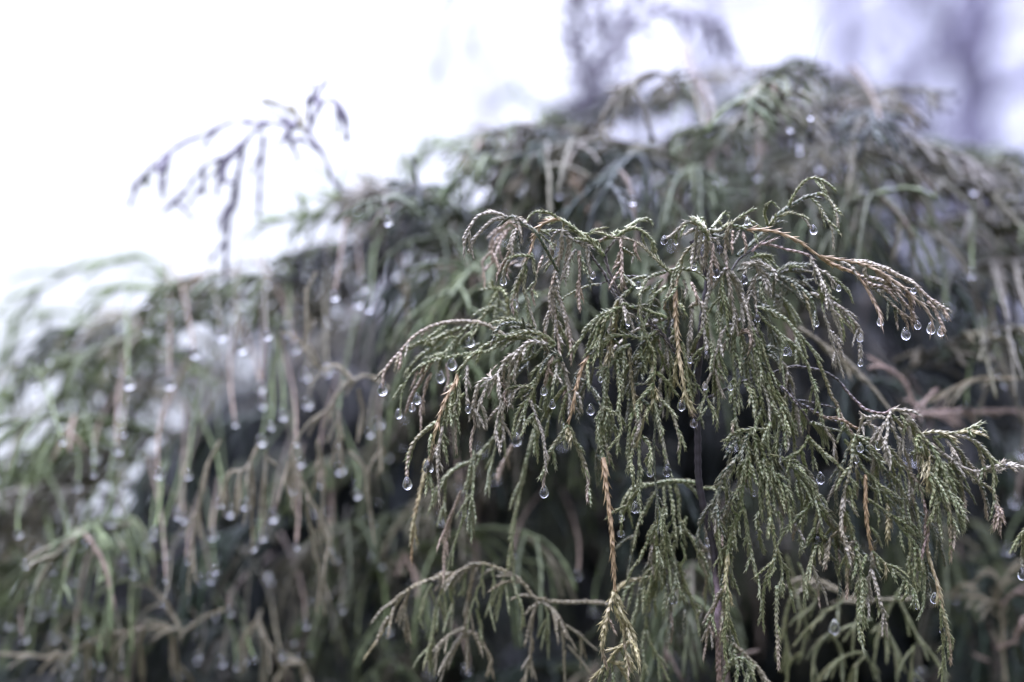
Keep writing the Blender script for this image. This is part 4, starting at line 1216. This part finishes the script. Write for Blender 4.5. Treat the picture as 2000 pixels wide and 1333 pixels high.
TIPS = {0: [], 1: [], 2: []}
def conifer(label, trunk_px, d_trunk, TOP, x0, x1, seed, center, nspr, cols, top_y):
    rg = np.random.default_rng(seed)
    base = at(trunk_px, 1400, d_trunk); base[2] = 0
    root = empty('weeping_conifer', base); tag(root, label, 'tree')
    topp = at(trunk_px, top_y, d_trunk)
    n = 20; P = np.linspace(0, 1, n)[:, None] * (topp - base)[None] + base
    P[:, :2] += np.cumsum(rg.normal(0, .004, (n, 2)), 0)
    acc = Acc(); acc.tube(P, np.linspace(.035, .004, n), (.16, .12, .13), 10); acc.make('trunk', M_BARK, root)
    k = 0
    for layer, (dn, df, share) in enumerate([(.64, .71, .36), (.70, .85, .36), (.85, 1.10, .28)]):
        for _ in range(int(nspr * share)):
            x = rg.uniform(x0, x1); ty = interp_top(TOP, x) + 40 + 22 * math.sin(x * .041) + 16 * math.sin(x * .093 + 1)
            y = ty + (rg.random() ** 1.5) * (1420 - ty)
            d = rg.uniform(dn, df)
            if y - ty > 330 and layer < 2 and rg.random() < (.45 if x < 1050 else .3): continue
            P0 = at(x, y, d)
            o = (x - center) / 500 + rg.normal(0, .6)
            out = np.array([np.clip(o, -1.4, 1.4), rg.uniform(-1.0, -.05)]); out /= np.linalg.norm(out)
            if y - ty < (360 if x < 700 else 260) and rg.random() < (.5 if x < 700 else .35 if x < 1000 else .08): continue
            c = np.array(PIG[cols[rg.integers(len(cols))]]) * rg.uniform(.45, .8) * np.array(((1.06, 1.0, .82) if x > 1100 and y < 850 else (1.0, .98, .80))) * (.66, .34, .15)[layer]  # deeper layers painted darker, putting the bush's inner shade into pigment
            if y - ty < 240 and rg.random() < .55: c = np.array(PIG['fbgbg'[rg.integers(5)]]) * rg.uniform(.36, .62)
            near_top = (y - ty) < 120
            Ls = rg.uniform(.05, .085) if near_top else rg.uniform(.05, .11)
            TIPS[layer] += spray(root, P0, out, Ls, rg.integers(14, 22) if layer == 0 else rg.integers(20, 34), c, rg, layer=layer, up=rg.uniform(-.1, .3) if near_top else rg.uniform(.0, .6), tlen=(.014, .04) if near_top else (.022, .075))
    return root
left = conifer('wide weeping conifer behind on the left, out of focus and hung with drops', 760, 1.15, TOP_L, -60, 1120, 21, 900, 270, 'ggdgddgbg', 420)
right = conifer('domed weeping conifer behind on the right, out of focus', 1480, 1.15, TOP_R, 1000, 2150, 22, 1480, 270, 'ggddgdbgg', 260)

# sparse airy arches at the far left edge, sky between them
rg = np.random.default_rng(5)
def px_curve(pts, d): return crom(np.array([at(x, y, d + .001 * k) for k, (x, y) in enumerate(pts)]), 8)
def airy(root, pts, d, nth, tl, col, r=.0013, rgs=rg, out_bias=-.6, start=.1):
    M, _ = resample(px_curve(pts, d), .004)
    a0 = Acc(); bumpy(a0, M, r * (.75 if d < .63 else 1), np.array(PIG[col]) * .9, rgs, 6); b = a0.make('branch', M_SOFT, root)
    acc = Acc()
    for k in range(nth):
        i = min(int(len(M) * (start + (1 - start) * (k + rgs.random()) / nth)), len(M) - 2)
        t = M[i + 1] - M[i]; t /= np.linalg.norm(t)
        d0 = t * .8 + rgs.normal(0, .35, 3); d0[0] += out_bias * .4; d0 /= np.linalg.norm(d0)
        Q, _ = grow(rgs, M[i], d0, rgs.uniform(*tl), .13, .0038)
        bumpy(acc, Q, .0011, np.array(PIG[col]) * rgs.uniform(.8, 1.15), rgs)
        for s in range(rgs.integers(0, 3)):
            j = min(int(len(Q) * rgs.uniform(.2, .8)), len(Q) - 2)
            tt = Q[j + 1] - Q[j]; tt /= np.linalg.norm(tt); e0 = tt + rgs.normal(0, .5, 3); e0 /= np.linalg.norm(e0)
            S, _ = grow(rgs, Q[j], e0, rgs.uniform(.008, .02), .12, .0038); bumpy(acc, S, .001, np.array(PIG[col]) * .9, rgs)
    if nth:
        f = acc.make('foliage', M_SOFT, b); tag(f, kind='stuff')
AIR = [
 ([(420, 620), (350, 560), (280, 500), (225, 508), (170, 515), (110, 545), (60, 580), (20, 640)], .70, 14, (.012, .03)),
 ([(430, 640), (350, 590), (290, 560), (230, 560), (190, 590), (150, 630), (120, 680)], .68, 12, (.012, .03)),
 ([(440, 700), (360, 640), (300, 610), (220, 620), (150, 650), (80, 700), (30, 760)], .72, 14, (.015, .035)),
 ([(430, 760), (340, 690), (260, 660), (200, 690), (140, 740), (90, 800)], .70, 12, (.015, .035)),
 ([(400, 820), (300, 760), (210, 740), (130, 770), (60, 830), (10, 900)], .74, 14, (.015, .035)),
 ([(380, 880), (280, 830), (180, 830), (90, 870), (20, 940)], .72, 14, (.015, .04)),
 ([(560, 640), (500, 600), (440, 570), (380, 560), (320, 590), (260, 640)], .72, 14, (.015, .03)),
 ([(300, 700), (200, 640), (120, 610), (60, 630), (10, 680), (-30, 740)], .75, 10, (.012, .03)),
 ([(300, 900), (200, 880), (110, 900), (40, 960), (-20, 1020)], .70, 16, (.02, .045)),
 ([(330, 960), (220, 940), (120, 960), (50, 1020), (0, 1080)], .68, 18, (.02, .05)),
 ([(350, 1060), (240, 1030), (140, 1050), (60, 1100), (-10, 1180)], .70, 18, (.02, .05)),
 # the lone sprig against the white sky
 ([(668, 375), (650, 350), (632, 305), (610, 270), (585, 245), (550, 243), (500, 238), (455, 238), (410, 258), (360, 280), (320, 305), (290, 335), (258, 365)], .60, 9, (.004, .009)),
 ([(600, 262), (612, 235), (625, 205), (645, 192), (665, 205), (680, 240)], .59, 4, (.005, .01)),
 ([(520, 245), (490, 262), (465, 300), (430, 310), (400, 325), (375, 355), (358, 385)], .60, 5, (.005, .012)),
 ([(475, 290), (465, 340), (452, 400), (445, 450), (440, 520)], .61, 4, (.005, .01)),
 ([(515, 262), (512, 300), (508, 350), (505, 420)], .62, 1, (.004, .008)),
 ([(595, 260), (580, 230), (572, 205)], .59, 2, (.004, .007)),
 ([(285, 335), (287, 350), (284, 366)], .64, 0, (.004, .007)),
 ([(668, 375), (650, 400), (620, 415), (590, 420), (550, 430), (505, 440)], .66, 6, (.008, .018)),
 ([(700, 430), (668, 390), (660, 370)], .66, 4, (.008, .018)),
 ([(590, 460), (592, 420), (594, 395)], .66, 4, (.005, .012)),
 ([(260, 880), (170, 850), (90, 870), (20, 930), (-30, 1010)], .68, 18, (.02, .04)),
 ([(200, 930), (120, 900), (50, 930), (0, 990), (-40, 1060)], .70, 18, (.02, .05)),
 ([(240, 780), (150, 720), (70, 730), (10, 790), (-30, 860)], .69, 14, (.015, .035)),
 # ragged tufts above the gap in the middle
 ([(820, 420), (800, 370), (815, 320), (840, 290), (870, 280)], .74, 12, (.010, .022)),
 ([(780, 470), (760, 420), (745, 380), (720, 370)], .70, 12, (.010, .025)),
 ([(900, 400), (905, 340), (920, 300), (900, 280)], .80, 10, (.010, .022)),
 ([(1040, 380), (1010, 330), (980, 270), (950, 262)], .80, 10, (.010, .022)),
 ([(960, 420), (980, 360), (1010, 300), (1060, 300)], .78, 12, (.012, .025)),
 ([(790, 540), (780, 480), (770, 440), (800, 400)], .74, 10, (.012, .025)),
]
for pts, d, nth, tl in AIR: airy(left, pts, d + (.02 if d < .63 else 0), int(nth * 1.1), tl, 'v' if d < .66 and rg.random() < .7 else 'b' if rg.random() < .3 else 'g')
# purplish leader plume and hoops above the dome
for pts, d, nth, tl, c in [
 ([(1140, 330), (1150, 220), (1145, 120), (1130, 20), (1120, -120)], .84, 34, (.012, .03), 'v'),
 ([(1150, 250), (1175, 150), (1180, 60), (1165, -60)], .86, 30, (.012, .03), 'v'),
 ([(1150, 180), (1130, 110), (1105, 60), (1120, 0), (1140, -60)], .84, 24, (.010, .025), 'v'),
 ([(1170, 150), (1220, 70), (1280, 20), (1340, 25), (1390, 55), (1430, 100)], .80, 26, (.008, .02), 'v'),
 ([(1165, 120), (1210, 60), (1240, 0), (1290, -50)], .85, 16, (.01, .02), 'v'),
 ([(1100, 260), (1060, 220), (1010, 180), (970, 200)], .92, 6, (.008, .018), 'g'),
 ([(1260, 250), (1330, 190), (1410, 150), (1470, 140), (1530, 145)], .85, 14, (.01, .025), 'b'),
 ([(1780, 360), (1760, 300), (1700, 230), (1640, 190), (1600, 170)], .85, 14, (.01, .022), 'g'),
 ([(1830, 400), (1900, 320), (1950, 290), (1965, 320)], .9, 6, (.008, .018), 'g'),
 ([(1480, 440), (1450, 380), (1420, 320), (1385, 260)], 1.0, 3, (.008, .018), 'k'),
]: airy(right, pts, d, nth, tl, c, out_bias=0)

# threads of a branch that overhangs from above the frame
oh = empty('overhanging_branch', at(900, -260, 1.0)); tag(oh, 'thin pendent threads of an overhanging branch against the white sky, top centre', 'branch')
for pts in ([(905, -300), (895, -60), (880, 40), (862, 120), (845, 200), (840, 260)], [(935, -300), (930, -60), (928, 60), (935, 130)], [(880, -300), (890, -100), (872, 90), (850, 140), (856, 200)], [(640, -300), (930, -280), (1200, -300)]):
    airy(oh, pts, 1.0, 4, (.01, .02), 'g', r=.0011)

# dead inner foliage of the two bushes, coloured near black in place of shade
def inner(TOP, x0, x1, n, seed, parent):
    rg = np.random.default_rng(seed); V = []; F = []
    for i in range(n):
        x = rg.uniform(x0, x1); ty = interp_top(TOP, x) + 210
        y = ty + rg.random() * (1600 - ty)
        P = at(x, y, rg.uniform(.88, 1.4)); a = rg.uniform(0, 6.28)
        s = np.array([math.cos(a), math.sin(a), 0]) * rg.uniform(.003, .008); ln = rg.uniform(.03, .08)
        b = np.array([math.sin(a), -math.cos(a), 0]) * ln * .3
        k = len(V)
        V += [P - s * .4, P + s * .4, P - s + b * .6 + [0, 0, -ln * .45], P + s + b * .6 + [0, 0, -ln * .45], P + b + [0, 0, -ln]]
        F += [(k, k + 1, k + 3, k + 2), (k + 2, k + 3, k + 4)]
    o = mesh_obj('inner_foliage', V, F, M_DEAD_SHADE, parent, smooth=False); tag(o, kind='stuff')
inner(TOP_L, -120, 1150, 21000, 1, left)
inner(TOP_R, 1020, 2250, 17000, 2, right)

# ---------------------------------------------------------------- the sharp foreground conifer
def seg_near(p, polys):
    best = (1e9, None)
    for q, dz in polys:
        dd = np.hypot(q[:, 0] - p[0], q[:, 1] - p[1]); i = int(dd.argmin())
        if dd[i] < best[0]: best = (dd[i], dz[i])
    return best
def build_hand(text, root, seed, mat, name='branch', every=21, skip=.38, sl=(.0025, .0085)):
    rg = np.random.default_rng(seed); cur = None; polys = []; off = 0; cnt = [0, 0]
    for line in text.strip().splitlines():
        if line[0] == '#':
            o_, lab = line[1:].split('|'); off = float(o_); polys = []; cur = None; label = lab; continue
        a = line.split(); cc = a[0]; half = float(a[1]) * (1 if root is young else .8); dz = off + float(a[2])
        pts = np.array([[float(v) for v in s.split(',')] for s in a[3:]])
        c0, c1 = cc[0], cc[-1]
        C = crom(pts, 6)
        ln = np.concatenate([[0], np.cumsum(np.hypot(*np.diff(C, axis=0).T))]); u = ln / ln[-1]
        tgt = dz + rg.normal(0, 2.0)
        dd, zz = seg_near(C[0], polys) if polys else (1e9, None)
        z0 = zz if dd < 16 else tgt
        dep = z0 + (tgt - z0) * np.minimum(1, u * 1.6) + rg.normal(0, 1.6) * np.sin(u * 3.1) * min(1, ln[-1] / 150) * 1.5
        polys.append((C, dep)); HAND.append((C, dep))
        W = np.array([at(p[0], p[1], FOC + z * MM) for p, z in zip(C, dep)])
        acc = Acc(); twig_into(acc, W, half, c0, c1, c0, rg)
        # short side buds and branchlets
        if ln[-1] > 38 and c0 not in 'w' and not (c0 == 'o'):
            m = int(ln[-1] / every)
            for k in range(m):
                if rg.random() < skip: continue
                t = rg.uniform(.15, .9); i = min(int(t * (len(W) - 2)), len(W) - 3)
                T = W[i + 1] - W[i]; T /= np.linalg.norm(T) + 1e-9
                e = T * 1.0 + rg.normal(0, .30, 3); e /= np.linalg.norm(e)
                S, _ = grow(rg, W[i], e, rg.uniform(*sl), .10, .0012, .03)
                twig_into(acc, S, half * .85, c0, c0, c0, rg)
        if cur is None:
            cur = acc.make(name, mat, root); cur['label'] = label; cnt[0] += 1
        else:
            acc.make('twig', mat, cur); cnt[1] += 1
    print('hand', cnt)
HAND = []
base = at(1405, 1340, .515); base[2] = 0
young = empty('young_conifer', base)
tag(young, 'sharp young weeping conifer in front, its drooping scaly shoots beaded with water', 'tree')
# stem: dark above, pinkish in the middle, orange scales below, on down to the ground
st = [(1352, 470), (1366, 500), (1382, 545), (1376, 590), (1370, 640), (1366, 700), (1360, 760), (1361, 810), (1363, 860), (1364, 930), (1372, 980), (1385, 1030), (1395, 1075), (1398, 1120), (1404, 1170), (1400, 1230)]
W = crom(np.array([at(x, y, .511) for x, y in st]), 6)
acc = Acc(); rg = np.random.default_rng(11)
Wr, _ = resample(W, .0012); n = len(Wr); u = np.linspace(0, 1, n)
cd = np.array(PIG['w'])[None] * (1 - np.clip((u - .84) / .08, 0, 1))[:, None] + np.array((.33, .24, .25))[None] * np.clip((u - .84) / .08, 0, 1)[:, None]
acc.tube(Wr, (.0012 + .0001 * u) * (1 + .1 * np.sin(np.arange(n) * 1.9)), cd, 8)
W2 = np.vstack([W[-1], at(1401, 1235, .511), at(1403, 1270, .511), at(1405, 1335, .512), at(1408, 1420, .513), at(1410, 1600, .515)]); twig_into(acc, crom(W2, 6), 8, 'k', 'o', 'w', rg, taper=1.1)
tail = np.array([at(1410, 1590, .515), at(1410, 2400, .52) , base + (0, 0, .35), base]); tail = crom(tail, 8)
acc.tube(tail, np.linspace(.0016, .014, len(tail)), (.14, .1, .09), 8)
acc.make('stem', M_TWIG, young)
build_hand(TW, young, 3, M_TWIG)
# the inner threads of the spray, behind the ones read off one by one
def fill_threads(seed, boxes):
    rg = np.random.default_rng(seed); src = [(C[i], z[i]) for C, z in HAND for i in range(2, len(C) - 3, 4)]
    for x0, y0, x1, y1, n, lab in boxes:
        cand = [q for q in src if x0 < q[0][0] < x1 and y0 < q[0][1] < y1 and q[1] < 20]; br = None
        for k in range(n):
            p, z = cand[rg.integers(len(cand))]; dz = z + rg.uniform(2, 7)
            ln = rg.uniform(55, 150); sx = rg.normal(0, .28) + (p[0] - 1370) / 1500; m = 7; t = np.linspace(0, 1, m)
            X = p[0] + ln * (sx * (1 - (1 - t) ** 1.6)) + rg.normal(0, 1.5, m); Y = p[1] + ln * (t * .9 + .1 * t * t) * (.55 + .45 * t)
            W = crom(np.array([at(a, b, FOC + (z + (dz + rg.uniform(0, 8) - z) * c) * MM) for a, b, c in zip(X, Y, t)]), 5)
            cl = 'ggdgdf'[rg.integers(6)]; acc = Acc(); twig_into(acc, W, 5.6, cl, 'p' if rg.random() < .2 else cl, cl, rg)
            for q in range(int(ln / 28)):
                i = rg.integers(2, len(W) - 3); T = W[i + 1] - W[i]; T /= np.linalg.norm(T); e = T + rg.normal(0, .3, 3); e /= np.linalg.norm(e)
                S, _ = grow(rg, W[i], e, rg.uniform(.003, .011), .10, .0012, .03); twig_into(acc, S, 4.8, cl, cl, cl, rg)
            if br is None: br = acc.make('branch', M_TWIG, young); br['label'] = lab
            else: acc.make('twig', M_TWIG, br)
fill_threads(31, [(1040, 560, 1300, 800, 26, 'green inner threads left of the stem'), (1300, 560, 1560, 900, 34, 'green inner threads round the stem'),
                  (1400, 840, 1640, 1120, 26, 'green inner threads right of the stem'), (1600, 820, 1860, 1080, 30, 'green inner threads at the lower right'),
                  (1200, 930, 1440, 1180, 26, 'soft inner threads under the stem')])
build_hand(TW2, left, 4, M_TWIG, every=17, skip=.25, sl=(.004, .014))

# ---------------------------------------------------------------- water drops
def drop_mesh(name, seg=20, rings=14, long=1.0):
    v = [(0, 0, 0)]; f = []
    for i in range(1, rings):
        t = i / rings; a = t * math.pi
        r = math.sin(a) * .5 * (1 - .0 * t); zz = -.5 * math.cos(a) + .5
        if t > .5: r *= 1 - .42 * (t - .5) * 2 * (long > .9); zz = .5 + (zz - .5) * (1 + .75 * long)
        for k in range(seg):
            b = 2 * math.pi * k / seg; v.append((r * math.cos(b), r * math.sin(b), zz))
    v.append((0, 0, .5 + .5 * (1 + .75 * long)))
    for k in range(seg): f.append((0, 1 + (k + 1) % seg, 1 + k))
    for i in range(rings - 2):
        for k in range(seg):
            a0 = 1 + i * seg + k; a1 = 1 + i * seg + (k + 1) % seg; f.append((a0, a1, a1 + seg, a0 + seg))
    last = len(v) - 1; b0 = 1 + (rings - 2) * seg
    for k in range(seg): f.append((b0 + k, b0 + (k + 1) % seg, last))
    me = bpy.data.meshes.new(name); me.from_pydata(v, [], f); me.polygons.foreach_set('use_smooth', [True] * len(f)); me.materials.append(M_WATER); return me
ME_DROP = drop_mesh('water_drop'); ME_BEAD = drop_mesh('water_bead', long=.15)
last_drop = [None]
def put_drop(x, y, s, d, label, bead=False, group=None):
    o = bpy.data.objects.new('water_drop', ME_BEAD if bead else ME_DROP); COL.objects.link(o)
    k = s / 1000 * .36 * d
    o.location = at(x, y, d); o.scale = (k, k, k * (1.0 if bead else 1.0))
    o.rotation_euler = (rnd.uniform(-.08, .08), rnd.uniform(-.1, .1), rnd.uniform(0, 6))
    tag(o, label, 'water drop', group); last_drop[0] = o
    return o
for line in DROPS.strip().splitlines():
    a, lab = line.split('|'); x, y, s, dz = [float(q) for q in a.split(',')] if a.count(',') == 3 else (0, 0, 0, 0)
    lab_ = lab
    put_drop(x, y, s, FOC + dz * MM, lab_, bead=('bead' in lab or 'lying' in lab))
ORD = 'first second third fourth fifth sixth seventh eighth ninth tenth eleventh twelfth thirteenth fourteenth fifteenth sixteenth seventeenth eighteenth nineteenth twentieth twenty-first twenty-second twenty-third twenty-fourth twenty-fifth twenty-sixth twenty-seventh twenty-eighth twenty-ninth thirtieth'.split()
def area(x, y):
    c = 'far left' if x < 170 else 'near left' if x < 340 else 'inner left' if x < 560 else 'shade left of centre' if x < 740 else 'gap beside the spray' if x < 1080 else 'bush behind the spray' if x < 1560 else 'far right'
    r = 'high in the' if y < 700 else 'midway down the' if y < 950 else 'low in the' if y < 1150 else 'down at the'
    return r + ' ' + c
rb = np.random.default_rng(123)
def to_px(P):
    v = np.array(P) - CAM; d = v @ FW
    return 1000 + (v @ RT) / d / .36 * 1000, 666.5 - (v @ UP) / d / .36 * 1000, d
cand = [to_px(p) + (p,) for p in TIPS[0]]
cand = [c for c in cand if 5 < c[0] < 1995 and 180 < c[1] < 1320]
TIPD = {}
for _ in range(34): BOKEH_L.append((rb.uniform(15, 720), 1310 - 520 * rb.random() ** 1.2, rb.uniform(10, 18)))
for i in rb.permutation(len(cand))[:len(cand)]:
    x, y, d, p = cand[i]
    nl = sum(1 for q in TIPD if q[0] < 1000); nr = len(TIPD) - nl
    if (x < 1000 and nl >= 85) or (x >= 1000 and nr >= 30): continue
    if x < 1000 and rb.random() > (y / 1300) ** 1.5: continue
    if 800 < x < 1950 and y > 480 and rb.random() < .8: continue
    q = (float(x), float(y), float(rb.uniform(9, 17))); TIPD[q] = (p, d); 
BOKEH_L = BOKEH_L + list(TIPD)
accL = Acc(); accR = Acc(); rg = np.random.default_rng(77)
names = {}
for q in BOKEH_L: names.setdefault(area(q[0], q[1]), []).append(q)
lab_of = {}
for a_, qs in names.items():
    for i, q in enumerate(sorted(qs)):
        lab_of[q] = ('out of focus drop, ' + (ORD[i] + ' from the left, ' if len(qs) > 1 else '') + a_, 'out of focus drops ' + a_)
for x, y, s in BOKEH_L:
    d = .590 + .0025 * (s - 16) + (.03 if y < 500 else 0) + rg.uniform(-.005, .015)
    put_drop(x, y, s * 1.08, d, lab_of[(x, y, s)][0], group='blurred drops hanging in the bushes', bead=True)
    if (x, y, s) in TIPD:
        o = last_drop[0]; p, dd_ = TIPD[(x, y, s)]; o.location = p - np.array((0, 0, o.scale[2] * .92)); continue
    # the thread it hangs from
    n = 22; h = rg.uniform(110, 260); ph = rg.uniform(-90, 90); wv = rg.uniform(-9, 9); wf = rg.uniform(3, 7)
    pts = np.array([at(x + ph * (1 - t) ** 2 + wv * math.sin(wf * (1 - t)), y - 8 - h * (1 - t), d + .075 * (1 - t) ** 1.3) for t in np.linspace(0, 1, n)])
    c = np.array(PIG[rg.choice(['g', 'b', 'p', 'g'])]) * rg.uniform(.4, .7)
    bumpy(accR if x > 1000 else accL, pts, .0007, c, rg, 5)
for a_, r_ in ((accL, left), (accR, right)):
    o = a_.make('foliage', M_SOFT, r_); tag(o, kind='stuff')

print('tris', sum(len(o.data.loops) - 2 * len(o.data.polygons) for o in sc.objects if o.type == 'MESH'), 'objects', len(sc.objects))
